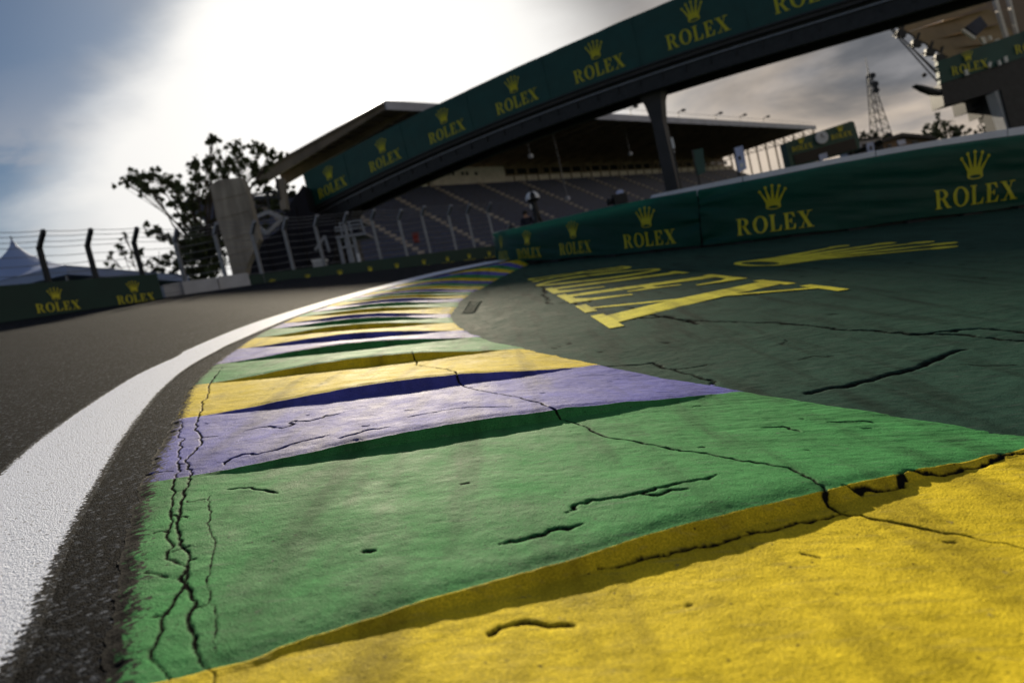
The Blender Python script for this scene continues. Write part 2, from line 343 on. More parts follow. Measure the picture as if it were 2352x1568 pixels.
# numpy value noise
def vnoise(x, y, seed=0):
    xi = np.floor(x).astype(np.int64); yi = np.floor(y).astype(np.int64); fx = x - xi; fy = y - yi
    def hsh(a, b):
        h = (a * 374761393 + b * 668265263 + seed * 974634777) & 0xffffffff
        h = ((h ^ (h >> 13)) * 1274126177) & 0xffffffff
        return ((h ^ (h >> 16)) & 0xffff) / 65535.0
    u = fx * fx * (3 - 2 * fx); v = fy * fy * (3 - 2 * fy)
    return (hsh(xi, yi) * (1 - u) + hsh(xi + 1, yi) * u) * (1 - v) + (hsh(xi, yi + 1) * (1 - u) + hsh(xi + 1, yi + 1) * u) * v
def fbm(x, y, oct=4, seed=0):
    s = 0; a = .5
    for o in range(oct): s = s + a * (vnoise(x * 2 ** o, y * 2 ** o, seed + o) - .5); a *= .5
    return s
def fractal_line(pts, amp, n=4, seed=1):
    r = np.random.default_rng(seed); pts = [np.array(p[:2], float) for p in pts]
    for k in range(n):
        out = [pts[0]]
        for a, b in zip(pts[:-1], pts[1:]):
            d = b - a; l = np.hypot(*d)
            if l > .02: out.append((a + b) / 2 + np.array([-d[1], d[0]]) / l * r.normal() * min(amp, l * .22))
            out.append(b)
        pts = out; amp *= .62
    return np.array(pts)
def line_dist(X, Y, pl):
    d = np.full(X.shape, 9.0); t0 = np.zeros(X.shape)
    m = (X > pl[:, 0].min() - .08) & (X < pl[:, 0].max() + .08) & (Y > pl[:, 1].min() - .08) & (Y < pl[:, 1].max() + .08)
    if not m.any(): return d, t0
    x = X[m]; y = Y[m]; dd = np.full(x.shape, 9.0); tt = np.zeros(x.shape); n = len(pl) - 1
    for i in range(n):
        a, b = pl[i], pl[i + 1]; ab = b - a; L2 = max(ab.dot(ab), 1e-9)
        mk = (np.abs(x - (a[0] + b[0]) / 2) < abs(ab[0]) / 2 + .05) & (np.abs(y - (a[1] + b[1]) / 2) < abs(ab[1]) / 2 + .05)
        if not mk.any(): continue
        xx = x[mk]; yy = y[mk]
        t = np.clip(((xx - a[0]) * ab[0] + (yy - a[1]) * ab[1]) / L2, 0, 1)
        q = np.hypot(xx - a[0] - t * ab[0], yy - a[1] - t * ab[1])
        old = dd[mk]; s = q < old; old[s] = q[s]; dd[mk] = old
        ot = tt[mk]; ot[s] = (i + t[s]) / n; tt[mk] = ot
    d[m] = dd; t0[m] = tt
    return d, t0

# ------------------------------------------------------------------ lettering: five serif capitals and a five-point crown, as flat meshes
def ell(cx, cy, rx, ry, a0=0, a1=2 * pi, n=28, closed=True):
    return [(cx + rx * cos(a0 + (a1 - a0) * i / n), cy + ry * sin(a0 + (a1 - a0) * i / n)) for i in range(n if closed else n + 1)]
def rect(x0, y0, x1, y1): return [(x0, y0), (x1, y0), (x1, y1), (x0, y1)]
def stem(x0, x1): return [rect(x0, 0, x1, 1), rect(x0 - .1, 0, x1 + .1, .055), rect(x0 - .1, .945, x1 + .1, 1)]
_foot = [(.3, 0), (.74, 0), (.78, .33), (.72, .33), (.62, .12), (.5, .06), (.3, .06)]
GLYPH = {
    'R': (.98, stem(.1, .31) + [ell(.42, .735, .38, .265, -pi / 2, pi / 2, 16, False) + ell(.42, .735, .16, .21, pi / 2, -pi / 2, 14, False),
          rect(.3, .945, .43, 1), rect(.3, .47, .43, .53), [(.40, .5), (.60, .5), (.88, .055), (.98, .055), (.98, 0), (.70, 0)]], []),
    'O': (1.02, [ell(.51, .5, .49, .52)], [ell(.51, .5, .27, .455)]),
    'L': (.82, stem(.1, .31) + [_foot], []),
    'E': (.82, stem(.1, .31) + [_foot, [(.3, 1), (.70, 1), (.73, .70), (.67, .70), (.58, .88), (.48, .94), (.3, .94)],
          [(.3, .475), (.44, .475), (.49, .35), (.54, .35), (.54, .66), (.49, .66), (.44, .535), (.3, .535)]], []),
    'X': (1.02, [[(.07, 1), (.34, 1), (.95, 0), (.68, 0)], [(.75, 1), (.82, 1), (.25, 0), (.18, 0)], rect(0, .945, .44, 1), rect(.60, .945, .97, 1), rect(.02, 0, .40, .055), rect(.56, 0, 1.04, .055)], []),
}
def _in(poly, x, y):
    c = False; j = len(poly) - 1
    for i in range(len(poly)):
        xi, yi = poly[i]; xj, yj = poly[j]
        if (yi > y) != (yj > y) and x < (xj - xi) * (y - yi) / (yj - yi) + xi: c = not c
        j = i
    return c
def flat_mesh(polys, holes, step=.17):
    vs, es = [], []
    for p in polys + holes:
        n = len(vs); vs += p; es += [(n + i, n + (i + 1) % len(p)) for i in range(len(p))]
    xs = [v[0] for v in vs]; ys = [v[1] for v in vs]
    y = min(ys) + step / 2
    while y < max(ys):
        x = min(xs) + step / 2
        while x < max(xs): vs = vs + [(x + .003, y + .002)]; x += step
        y += step
    o = delaunay_2d_cdt([Vector(v) for v in vs], es, [], 0, 1e-5)
    V = [(v.x, v.y) for v in o[0]]; T = []
    for t in o[2]:
        cx = sum(V[i][0] for i in t) / len(t); cy = sum(V[i][1] for i in t) / len(t)
        if any(_in(p, cx, cy) for p in polys) and not any(_in(p, cx, cy) for p in holes): T.append(tuple(t))
    used = sorted({i for t in T for i in t}); mp = {k: i for i, k in enumerate(used)}
    return np.array([V[i] for i in used]), [tuple(mp[i] for i in t) for t in T]
WM = []; _x = 0
for ch in 'ROLEX':
    w, pl, ho = GLYPH[ch]; v, t = flat_mesh(pl, ho); WM.append((v + np.array([_x, 0]), t)); _x += w + .10
WMW = (_x - .10)
for i, (v, t) in enumerate(WM): WM[i] = (np.stack([(v[:, 0] - WMW / 2) * .86, v[:, 1]], -1), t)
WMW *= .86
_cp = []
for bx, tx, ty in ((-.21, -.50, .80), (-.105, -.27, .95), (0, 0, 1.0), (.105, .27, .95), (.21, .50, .80)):
    _cp.append([(bx - .085, .10), (bx + .085, .10), (bx + .075, .30), (tx + .022, ty), (tx - .022, ty), (bx - .075, .30)]); _cp.append(ell(tx, ty, .062, .062, n=14))
_cp.append(ell(0, .12, .30, .115))
CROWN = flat_mesh(_cp, [ell(0, .105, .215, .062)], .13)
def place_logo(fn, parent, cap, m='gold', crown_k=1.55, gap=.32):
    """fn(u, v) -> world point; u, v in metres from the middle of the baseline"""
    for (v, t), nm in zip(WM, 'ROLEX'):
        obj('letter', [fn(p[0] * cap, p[1] * cap) for p in v], t, m, parent)
    v, t = CROWN; k = cap * crown_k
    obj('crown_emblem', [fn(p[0] * k, cap * (1 + gap) + p[1] * k) for p in v], t, m, parent)

# ================================================================== THE GROUND
K = 1 / 1.0884                      # pixel of the 2560-wide photograph -> 2352 grid
AP = -0.12                          # the painted apron lies a little lower than the track
def gs(x, y, off=0.0): return G(x * K, y * K, off)
# --- far terrain
def build_ground():
    rr = np.concatenate([[0.5], np.geomspace(2, 2500, 60)]); th = np.linspace(0, 2 * pi, 97)
    X = rr[:, None] * np.sin(th)[None]; Y = rr[:, None] * np.cos(th)[None]
    Zg = ground_z(X, Y) + fbm(X * .3, Y * .3, 3, 5) * .12
    Zg = np.where((Y < 12) & (np.hypot(X, Y) < 14), np.minimum(Zg, plane_z(X, Y) - .35), Zg)
    tag(grid_obj('ground', np.stack([X, Y, Zg], -1), 'ground'), kind='structure')
build_ground()
# --- kerb edges
KL = [(212, 1797), (341, 1226), (428, 1057), (470, 970), (524, 917), (581, 877), (623, 849), (665, 826), (699, 811), (731, 796), (766, 783), (806, 770), (836, 758.6), (868, 748.6), (898, 740.5), (926, 732.5), (952, 725.5), (978, 718.5), (1003, 711.5)]
KR = [(2665, 1112), (1850, 985), (1490, 917), (1296, 875), (1189, 845), (1151, 828), (1128, 808), (1118, 795), (1118, 786), (1128, 769.5), (1140, 756), (1152, 746.5), (1164, 738.5), (1174, 731), (1187, 724.5), (1205, 717), (1216.5, 710), (1227, 703.5), (1240, 697)]
Lp = [gs(*p)[:2] for p in KL]; Rp = [gs(*p, AP)[:2] for p in KR]
farL = np.array([gs(*p)[:2] for p in [(1003, 711.5), (1048, 702), (1142, 681), (1249, 658), (1330, 641)]])
farR = np.array([gs(*p, AP)[:2] for p in [(1240, 697), (1287, 674), (1330, 657)]])
def resample(pl, step):
    seg = np.hypot(*np.diff(pl, axis=0).T); s = np.concatenate([[0], np.cumsum(seg)]); t = np.arange(0, s[-1], step)
    return np.stack([np.interp(t, s, pl[:, 0]), np.interp(t, s, pl[:, 1])], -1), s[-1]
fl, ll = resample(farL, .8); nfar = len(fl) - 1
fr, lr = resample(farR, 1e-3); fr = fr[np.linspace(0, len(fr) - 1, nfar + 1).astype(int)]
# smooth the far edges
def smooth(a, n=6):
    a = a.copy()
    for _ in range(n): a[1:-1] = (a[:-2] + 2 * a[1:-1] + a[2:]) / 4
    return a
fl = smooth(fl, 8); fr = smooth(fr, 8)
Lp = np.array(Lp + [tuple(p) for p in fl[1:]]); Rp = np.array(Rp + [tuple(p) for p in fr[1:]])
def pre(a): d = a[0] - a[1]; return np.vstack([a[0] + 2 * d * .8, a[0] + d * .9, a])
Lp = pre(Lp); Rp = pre(Rp); S0 = -2
def crom(a, s):
    s = np.asarray(s, float) - S0; i = np.clip(np.floor(s).astype(int), 0, len(a) - 2); t = (s - i)[..., None]
    g = lambda k: a[np.clip(k, 0, len(a) - 1)]
    p0, p1, p2, p3 = g(i - 1), g(i), g(i + 1), g(i + 2)
    return .5 * (2 * p1 + (p2 - p0) * t + (2 * p0 - 5 * p1 + 4 * p2 - p3) * t ** 2 + (3 * p1 - p0 - 3 * p2 + p3) * t ** 3)
NB = len(Lp) - 1
# --- cracks, in plan (from the photograph)
def gp(pts, off=0.0): return [G(x, y, off)[:2] for x, y in pts]
CR = []   # (polyline, width, depth)
def crack(pts, w, d, amp, off=0.0, seed=0, n=4): CR.append((fractal_line(gp(pts, off), amp, n, seed), w, d))
crack([(385, 1640), (392, 1400), (395, 1250), (400, 1110), (410, 1040), (412, 1000), (418, 965)], .0024, .0026, .011, 0, 3, 6)
crack([(470, 1640), (440, 1450), (432, 1300), (432, 1110), (445, 1040), (450, 975), (465, 930), (480, 885), (510, 845)], .0028, .003, .011, 0, 4, 6)
crack([(500, 1500), (478, 1350), (475, 1200), (480, 1130)], .0012, .0012, .008, 0, 5)
for k, (a, b) in enumerate((((390, 1185), (432, 1190)), ((395, 1270), (436, 1255)), ((408, 1070), (440, 1062)), ((360, 1090), (400, 1085)), ((350, 1230), (396, 1222)), ((330, 1320), (392, 1330)), ((432, 1150), (470, 1145)), ((445, 1010), (500, 1000)), ((350, 1420), (394, 1410)), ((436, 1400), (480, 1385)))):
    crack([a, b], .0022, .0025, .006, 0, 20 + k, 3)
crack([(945, 815), (955, 845), (1050, 870), (1100, 905), (1200, 930), (1290, 965), (1400, 1015), (1550, 1045), (1700, 1075), (1800, 1095), (1850, 1115), (1900, 1150), (1920, 1180), (2000, 1200), (2100, 1215), (2250, 1245), (2400, 1285)], .0030, .005, .008, -.07, 6, 5)
crack([(1380, 1340), (1600, 1275), (1800, 1215), (1940, 1170)], .0042, .006, .008, -.06, 7, 5)
crack([(1930, 1180), (2080, 1122), (2290, 1052), (2420, 990)], .004, .006, .012, -.1, 8, 5)
crack([(1115, 1478), (1150, 1455), (1210, 1440), (1325, 1442)], .0042, .005, .004, -.03, 9, 4)
crack([(1310, 1217), (1330, 1195), (1370, 1182), (1470, 1165), (1560, 1135), (1650, 1102)], .004, .006, .008, -.05, 10, 4)
crack([(1460, 1165), (1520, 1170), (1590, 1150)], .004, .005, .01, -.05, 11, 4)
crack([(1160, 1300), (1260, 1275), (1350, 1245)], .005, .005, .008, -.05, 12, 4)
crack([(520, 1085), (560, 1060), (640, 1048), (690, 1030), (760, 1012)], .0038, .006, .008, -.02, 13, 4)
crack([(560, 1000), (620, 985), (650, 990), (680, 970), (740, 960), (790, 945)], .0035, .005, .012, -.02, 14, 4)
crack([(780, 1030), (850, 1008), (900, 1000)], .0045, .006, .006, -.03, 15, 4)
crack([(940, 980), (1050, 950), (1180, 940)], .0032, .004, .008, -.04, 16, 4)
crack([(525, 1138), (580, 1130), (640, 1140)], .0035, .004, .006, -.02, 17, 4)
crack([(1750, 992), (1800, 985), (1840, 1000)], .004, .006, .006, -.1, 18, 4)
crack([(1900, 975), (1980, 968), (2010, 972)], .0035, .005, .008, -.11, 19, 4)
for k in range(45):       # scattered small chips and flakes of paint
    s = rng.uniform(-.3, 4.2); u = rng.uniform(.04, .97); a = crom(Lp, s) * (1 - u) + crom(Rp, s) * u
    th = rng.normal(.1, .35); l = rng.uniform(.008, .035); d = np.array([cos(th), sin(th)]) * l
    CR.append((fractal_line([a, a + d * .5 + rng.normal(0, l * .12, 2), a + d], .006, 3, 100 + k), rng.uniform(.0015, .004), rng.uniform(.002, .005)))
def crack_field(X, Y, grow=1.0):
    depth = np.zeros(X.shape); dirt = np.zeros(X.shape)
    wob = .6 + 1.1 * vnoise(X * 55, Y * 55, 77)
    for pl, w, dp in CR:
        d, t = line_dist(X, Y, pl)
        end = np.clip(np.minimum(t, 1 - t) * 14, .35, 1)
        g = np.exp(-(d / (w * wob * end * grow)) ** 2)
        depth = np.maximum(depth, g * dp); dirt = np.maximum(dirt, sstep(.10, .5, g * (.55 + .9 * vnoise(X * 240, Y * 240, 91))))
    return depth, dirt
# --- the kerb
kerb = thing('kerb', (0, 0, 0), None, None, kind='structure')
def kerb_h(s, u, X, Y, riser=None):
    w = np.clip(np.sin(pi * np.clip((u - .05) / .93, 0, 1)), 0, 1) ** 1.15
    w = w * (.75 + .5 * np.clip(u, 0, 1) * (1 - np.clip(u, 0, 1)) * 2)
    fr_ = s - np.floor(s + 1e-9)
    hm = np.interp(np.floor(s + 1e-9), [0, 1, 2, 3], [.030, .037, .045, .047])
    saw = hm * w * (1 - fr_) if riser is None else hm * w * riser
    ramp = AP * np.clip(u, 0, 1) ** 1.15
    return ramp + saw + .004
COLS = ['yellow', 'green', 'blue']
for j in range(S0, NB + S0):
    near = j < 4
    ncol, nrow = (760, 200) if j in (-1, 0, 1) else (560, 150) if j == 2 else ((360, 90) if j in (-2, 3, 4) else ((150, 34) if j < 9 else (60, 16)))
    u = np.linspace(0.0, 1.035, ncol)
    t = np.linspace(0, 1, nrow); nr = 14 if near else 6
    ts = np.concatenate([t, np.ones(nr)]); rz = np.concatenate([np.full(nrow, -1.0), np.linspace(0, 1, nr + 1)[1:]])
    s = j + ts; Sg, Ug = np.meshgrid(s, u, indexing='ij'); _e = (fbm(s * 35, s * 0 + 3.3, 5, 19) * .016 + .004)[:, None]; Ug = np.where(Ug < .12, _e + (Ug - u[0]) / (.12 - u[0]) * (.12 - _e), Ug); Rg = np.meshgrid(rz, u, indexing='ij')[0]
    A = crom(Lp, Sg); B = crom(Rp, Sg); XY = A * (1 - Ug[..., None]) + B * Ug[..., None]
    dirv = crom(Lp, np.full_like(Sg, j + 1)) - crom(Lp, np.full_like(Sg, j + .9)); dirv /= np.linalg.norm(dirv, axis=-1, keepdims=True)
    isr = Rg >= 0
    XY = XY + dirv * np.where(isr, Rg * .020, 0)[..., None]
    if j > S0: XY = XY + dirv * np.where((~isr), .020 * (1 - ts[:, None]) ** 3, 0)[..., None]
    # the stripe edge wanders a little
    wand = fbm(XY[..., 0] * 9, XY[..., 1] * 9, 4, 31) * .03 * np.where(isr, 1, np.maximum(np.abs(ts[:, None] - .5) * 2, 0) ** 6)
    XY = XY + dirv * wand[..., None]
    X, Y = XY[..., 0], XY[..., 1]
    frac = np.where(isr, 0, ts[:, None])
    H = np.where(isr, kerb_h(Sg, Ug, X, Y, Rg), kerb_h(np.where(isr, 0, j + np.minimum(frac, .99999)), Ug, X, Y))
    # round the crest
    H = H - .006 * np.exp(-(ts[:, None] / .03) ** 2) * np.where(isr, 0, 1) * np.sin(pi * np.clip(Ug, 0, 1)) - .006 * np.where(isr, sstep(.8, 1.0, Rg), 0) * np.sin(pi * np.clip(Ug, 0, 1))
    _q = sstep(.02, .14, Ug); H = H + .004 * (1 - _q) + fbm(X * 3, Y * 3, 3, 11) * .012 * _q + fbm(X * 16, Y * 16, 4, 12) * .0035 + fbm(X * 60, Y * 60, 3, 13) * .0014
    # ridges of old paint dragged across, stronger beyond the crest line on the right
    H = H + fbm(X * 8 + Y * 30, Y * 42 - X * 6, 4, 15) * .0022 * (.5 + sstep(.6, .95, Ug)) * (vnoise(X * 4, Y * 4, 16) > .25)
    H = H - .012 * sstep(1.0, 1.035, Ug) - .007 * np.exp(-((Ug - _e) / .012) ** 2)
    dirt = np.zeros_like(H)
    if j <= 4:
        dep, dirt = crack_field(X, Y, 1.0 if j < 3 else 1.3); H = H - dep
    pnt = sstep(-.01, .055, Ug - _e) * .95 + .12
    Zk = plane_z(X, Y) + H / GN[2]
    ob = grid_obj('kerb_block', np.stack([X, Y, Zk], -1), COLS[(j + 1 + 300) % 3], kerb, dict(dirt=dirt, paint=pnt))
# --- the painted apron right of the kerb
def build_apron():
    ss = np.linspace(S0, NB + S0, 1200); rr = crom(Rp, ss); yy = rr[:, 1]; o = np.argsort(yy); ry, rx = yy[o], rr[o, 0]
    ys = np.concatenate([np.arange(.2, 3.4, .009), np.geomspace(3.4, 24, 230)])
    vs = np.concatenate([np.arange(-.10, 2.6, .009), np.geomspace(2.6, 12, 110)])
    Yg, Vg = np.meshgrid(ys, vs, indexing='ij'); X = np.interp(Yg, ry, rx) + Vg
    H = np.full(X.shape, AP) - .016 * sstep(0, -.10, Vg) - .0005
    # a shallow gutter beside the kerb, gentle swells and trowelled ridges
    H = H - .012 * np.exp(-((Vg - .22) / .16) ** 2) * sstep(2.3, 3.2, Yg) + .03 * sstep(.2, 1.4, Vg) * sstep(2.2, 5, Yg)
    H = H + fbm(X * 1.1, Yg * 1.1, 3, 41) * .02 * sstep(.05, .5, Vg) + fbm(X * 14, Yg * 14, 4, 42) * .004 + fbm(X * 50, Yg * 50, 4, 43) * .003 + fbm(X * 7 + Yg * 22, Yg * 38 - X * 5, 4, 44) * .0035 * vnoise(X * 1.5, Yg * 1.5, 45)
    dirt = np.zeros_like(H)
    A = []
    def ac(pts, w, d, amp, seed): A.append((fractal_line(gp(pts, AP), amp, 5, seed), w, d))
    ac([(1440, 715), (1500, 730), (1600, 742), (1750, 745), (1900, 755), (2050, 765), (2200, 768), (2400, 785)], .008, .008, .02, 51)
    ac([(2080, 768), (2180, 762), (2250, 755), (2400, 766)], .008, .009, .02, 52)
    ac([(1365, 842), (1500, 828), (1560, 850), (1640, 882)], .006, .008, .015, 53)
    ac([(1860, 902), (2000, 872), (2120, 838), (2210, 803)], .010, .010, .008, 54)
    ac([(1230, 660), (1260, 690), (1330, 705), (1370, 695)], .010, .007, .05, 55)
    ac([(1450, 738), (1530, 733), (1600, 748)], .01, .01, .02, 56)
    for k in range(60):
        a = np.array([rng.uniform(.2, 4), rng.uniform(1.4, 6)]); th = rng.normal(0, .4); l = rng.uniform(.02, .16); d = np.array([cos(th), sin(th)]) * l
        A.append((fractal_line([a, a + d * .5 + rng.normal(0, l * .1, 2), a + d], .01, 3, 300 + k), rng.uniform(.002, .006), rng.uniform(.002, .006)))
    wob = .6 + 1.1 * vnoise(X * 40, Yg * 40, 78)
    for pl, w, dp in A:
        d, t = line_dist(X, Yg, pl); g = np.exp(-(d / (w * wob)) ** 2); H = H - g * dp; dirt = np.maximum(dirt, sstep(.08, .35, g) * .95)
    dep, dr = crack_field(X, Yg); H = H - dep; dirt = np.maximum(dirt, dr)
    ob = grid_obj('apron', np.stack([X, Yg, plane_z(X, Yg) + H / GN[2]], -1), 'apron', None, dict(dirt=dirt)); tag(ob, kind='structure')
    return ob
apron = build_apron()
# --- the track: asphalt sheet from under the kerb to the outer edge, where it rolls over into the verge
OUT = np.array([G(x, y)[:2] for x, y in ((-900, 905), (-420, 812), (-200, 770), (0, 735), (200, 702), (375, 675), (570, 650), (740, 634), (900, 618), (1000, 607), (1140, 590), (1300, 572), (1500, 545))])
def build_track():
    a = np.linspace(0, 1, 140)
    inner = crom(Lp, np.linspace(S0, NB + S0, 400)); inner = np.vstack([[.0, -3.0], inner])
    # pair inner and outer edge by fraction of length; the strip covers everything between
    def byfrac(pl, f):
        seg = np.hypot(*np.diff(pl, axis=0).T); s = np.concatenate([[0], np.cumsum(seg)]) / seg.sum(); return np.stack([np.interp(f, s, pl[:, 0]), np.interp(f, s, pl[:, 1])], -1)
    outer = np.vstack([[-16, -6], OUT])
    A = byfrac(inner, a); B = byfrac(outer, a); A = A + np.array([.035, 0])
    t = np.linspace(0, 1, 60) ** 1.6
    XY = A[:, None] * (1 - t[None, :, None]) + B[:, None] * t[None, :, None]
    Zt = plane_z(XY[..., 0], XY[..., 1]) + fbm(XY[..., 0] * .4, XY[..., 1] * .4, 2, 61) * .006
    tag(grid_obj('track', np.concatenate([XY, Zt[..., None]], -1), 'asphalt'), kind='structure')
    d = B - A; d /= np.linalg.norm(d, axis=1, keepdims=True); rows = []
    for k, dz in ((0, -.001), (.25, -.02), (.8, -.16), (1.7, -.42), (3, -.6)):
        Q = B + d * k; rows.append(np.concatenate([Q, (plane_z(Q[:, 0], Q[:, 1]) + dz)[:, None]], -1))
    tag(grid_obj('verge', np.stack(rows, 1), 'verge'), kind='structure')
build_track()
# --- white edge line
WL = [(-40, 1235), (0, 1199), (40, 1147), (133, 1078), (231, 1008), (347, 935), (463, 884), (562, 830), (674, 795), (768, 765), (861, 739), (955, 714), (1048, 690), (1142, 669), (1245, 650), (1330, 634)]
WR = [(-20, 1810), (35, 1656), (104, 1454), (185, 1297), (249, 1193), (301, 1100), (347, 1040), (400, 975), (463, 921), (540, 878), (627, 838), (698, 805), (768, 779), (838, 757), (908, 736), (978, 716), (1048, 699), (1142, 676), (1249, 655), (1335, 638)]
def build_line():
    a = np.array([gs(*p)[:2] for p in WL]); b = np.array([gs(*p)[:2] for p in WR])
    a = np.vstack([a[0] + (a[0] - a[1]) * 3, a])
    f = np.linspace(0, 1, 260)
    def byy(pl):
        y = np.linspace(.35, 17.5, 400); 
        return y
    ys = np.concatenate([np.linspace(.3, 5, 220), np.linspace(5.05, 17.3, 160)])
    def xof(pl, n):
        o = np.argsort(pl[:, 1]); x = np.interp(ys, pl[o, 1], pl[o, 0]); k = np.ones(n) / n; return np.convolve(np.pad(x, n // 2, 'edge'), k, 'valid')[:len(ys)]
    xa = xof(a, 31); xb = xof(b, 31)
    u = np.linspace(-.06, 1.06, 60)
    X = xa[:, None] * (1 - u) + xb[:, None] * u; Y = np.repeat(ys[:, None], 60, 1)
    H = .0045 + 0 * X
    pnt = np.minimum(sstep(-.05, .045, u), sstep(1.05, .955, u))[None] * np.ones_like(X) * .60 + .10
    tag(grid_obj('white_line', np.stack([X, Y, plane_z(X, Y) + H], -1), 'line', None, dict(paint=pnt)), kind='structure')
build_line()
# --- painted lettering on the apron
def build_ground_logo():
    src = np.array([[-WMW / 2, 0], [WMW / 2, 0], [WMW / 2, 1], [-WMW / 2, 1]]); dst = np.array([(1211, 643), (1398.7, 757), (1968, 676), (1432, 616)])
    A = []
    for (u, v), (x, y) in zip(src, dst): A += [[u, v, 1, 0, 0, 0, -x * u, -x * v], [0, 0, 0, u, v, 1, -y * u, -y * v]]
    h = np.linalg.solve(np.array(A), dst.ravel()); Hm = np.append(h, 1).reshape(3, 3)
    # ground corners of the word give a plan frame (a near rectangle lying on the apron)
    q = [G(x, y, AP)[:2] for x, y in dst]
    def fn(u, v):
        w = Hm @ np.array([u, v, 1.0]); p = G(w[0] / w[2], w[1] / w[2], AP)[:2]
        return p
    o = (fn(0, 0)); ex = (fn(WMW / 2, 0.5) - fn(-WMW / 2, .5)) / WMW; ey = (fn(0, 1) - fn(0, 0))
    root = apron
    dg = bpy.context.evaluated_depsgraph_get()
    from mathutils.bvhtree import BVHTree
    bv = BVHTree.FromObject(apron, dg)
    def on(p):
        hit = bv.ray_cast(Vector((p[0], p[1], 5)), Vector((0, 0, -1)))[0]
        z = hit.z if hit else plane_z(p[0], p[1]) + AP
        return np.array([p[0], p[1], z + .004])
    v_all = WM
    for (v, t) in WM: obj('painted_letter', [on(fn(*p)) for p in v], t, 'letter', apron)
    fine = flat_mesh(_cp, [ell(0, .105, .215, .062)], .05)
    v, t = fine
    k = 1.3
    obj('painted_crown', [on(o + ex * p[0] * k + ey * (1.38 + p[1] * k * .95)) for p in v], t, 'letter', apron)
build_ground_logo()

# ================================================================== THINGS
# ------------------------------------------------------------------ the banner barrier on the apron
BASE = [(1147, 607), (1156, 609), (1180, 609), (1250, 604), (1400, 593), (1500, 584), (1612, 573), (1760, 557), (1900, 540), (2130, 511), (2352, 481), (2700, 432), (3300, 345)]
TOPB = [(1140, 533), (1249, 509), (1363, 482), (1483, 456), (1608, 436), (1746, 412), (2009, 354), (2141, 335), (2352, 309), (2700, 262), (3300, 180)]
TOPW = [(1140, 531), (1363, 479), (1483, 450), (1608, 423), (1746, 401), (1877, 369), (2009, 345), (2141, 324), (2273, 303), (2352, 290), (2700, 236), (3300, 140)]
def pl_y(pl, x):
    a = np.array(pl, float); return np.interp(x, a[:, 0], a[:, 1])
def rise_to(b, pl):
    """height along the track normal at which a post on b meets the line pl in the picture"""
    lo, hi = .1, 3.0
    for _ in range(40):
        m = (lo + hi) / 2; x, y = proj(b + GN * m)
        if y > pl_y(pl, x): lo = m
        else: hi = m
    return m
bp_ = np.array([G(x, y, AP) for x, y in BASE])
seg = np.linalg.norm(np.diff(bp_, axis=0), axis=1); bs = np.concatenate([[0], np.cumsum(seg)])
hb = np.array([rise_to(b, TOPB) for b in bp_]); hw = np.array([rise_to(b, TOPW) for b in bp_])
# smooth dense path
bt = np.linspace(0, bs[-1], 900)
def s_of_px0(x):
    xs = np.array([proj(np.array([np.interp(t, bs, bp_[:, k]) for k in range(3)]))[0] for t in bt]); return np.interp(x, xs, bt)
bx = np.stack([np.interp(bt, bs, bp_[:, k]) for k in range(3)], -1)
kw = 41; ker = np.ones(kw) / kw
bx2 = np.stack([np.convolve(np.pad(bx[:, k], kw // 2, 'edge'), ker, 'valid') for k in range(3)], -1); bx2[:6] = bx[:6]; bx = bx2
HB = np.convolve(np.pad(np.interp(bt, bs, hb), 60, 'edge'), np.ones(121) / 121, 'valid'); HW = np.convolve(np.pad(np.interp(bt, bs, hw), 60, 'edge'), np.ones(121) / 121, 'valid')
HW = np.where(bt < s_of_px0(1500), HB - .085, np.maximum(HW, HB + .012))
bd = np.gradient(bx, axis=0); bd /= np.linalg.norm(bd, axis=1, keepdims=True)
bn = np.cross(bd, GN); bn /= np.linalg.norm(bn, axis=1, keepdims=True)
if bn[450].dot(CAM - bx[450]) < 0: bn = -bn
def s_of_px(x):
    xs = np.array([proj(p)[0] for p in bx]); return np.interp(x, xs, bt)
S_SEAM = s_of_px(1616)
def ib(a, s): return np.stack([np.interp(s, bt, a[:, k]) for k in range(3)], -1)
def wrinkle(s, v, s0, s1):
    """folds of the stretched cloth, strongest near its lashed corners"""
    t = (s - s0); e = (s1 - s)
    d0 = np.hypot(t, v - .75); d1 = np.hypot(t, v - .08); d2 = np.hypot(e, v - .5)
    f = lambda d, a, k, ph: .014 * np.exp(-d / .75) * np.sin(k * np.arctan2(a, d + .12) * 9 + ph)
    w = 2.0 * (f(d0, v - .75, 1.3, .5) + f(d1, v - .08, 1.1, 1.9) + f(d2, v - .5, .9, .2))
    w = w + .006 * np.sin(9 * v + 1.4 * s + 2 * np.sin(1.1 * s)) + fbm(s * 1.0, v * 6.5 + s * .6, 3, 88) * .05
    return w * sstep(0, .12, v) * 1.0
def banner_pt(s, v, s0, s1, lift=0.0):
    """s along the barrier, v metres up the face"""
    b = ib(bx, s); n = ib(bn, s); return b + GN * v + n * (.05 + wrinkle(s, v, s0, s1) + lift)
bar = thing('banner_barrier', bx[450], 'long green cloth-covered barrier curving across the apron with yellow crown logos', 'barrier')
SPANS = ((bt[0], S_SEAM - .012), (S_SEAM + .012, bt[-1] - .01))
banners = []
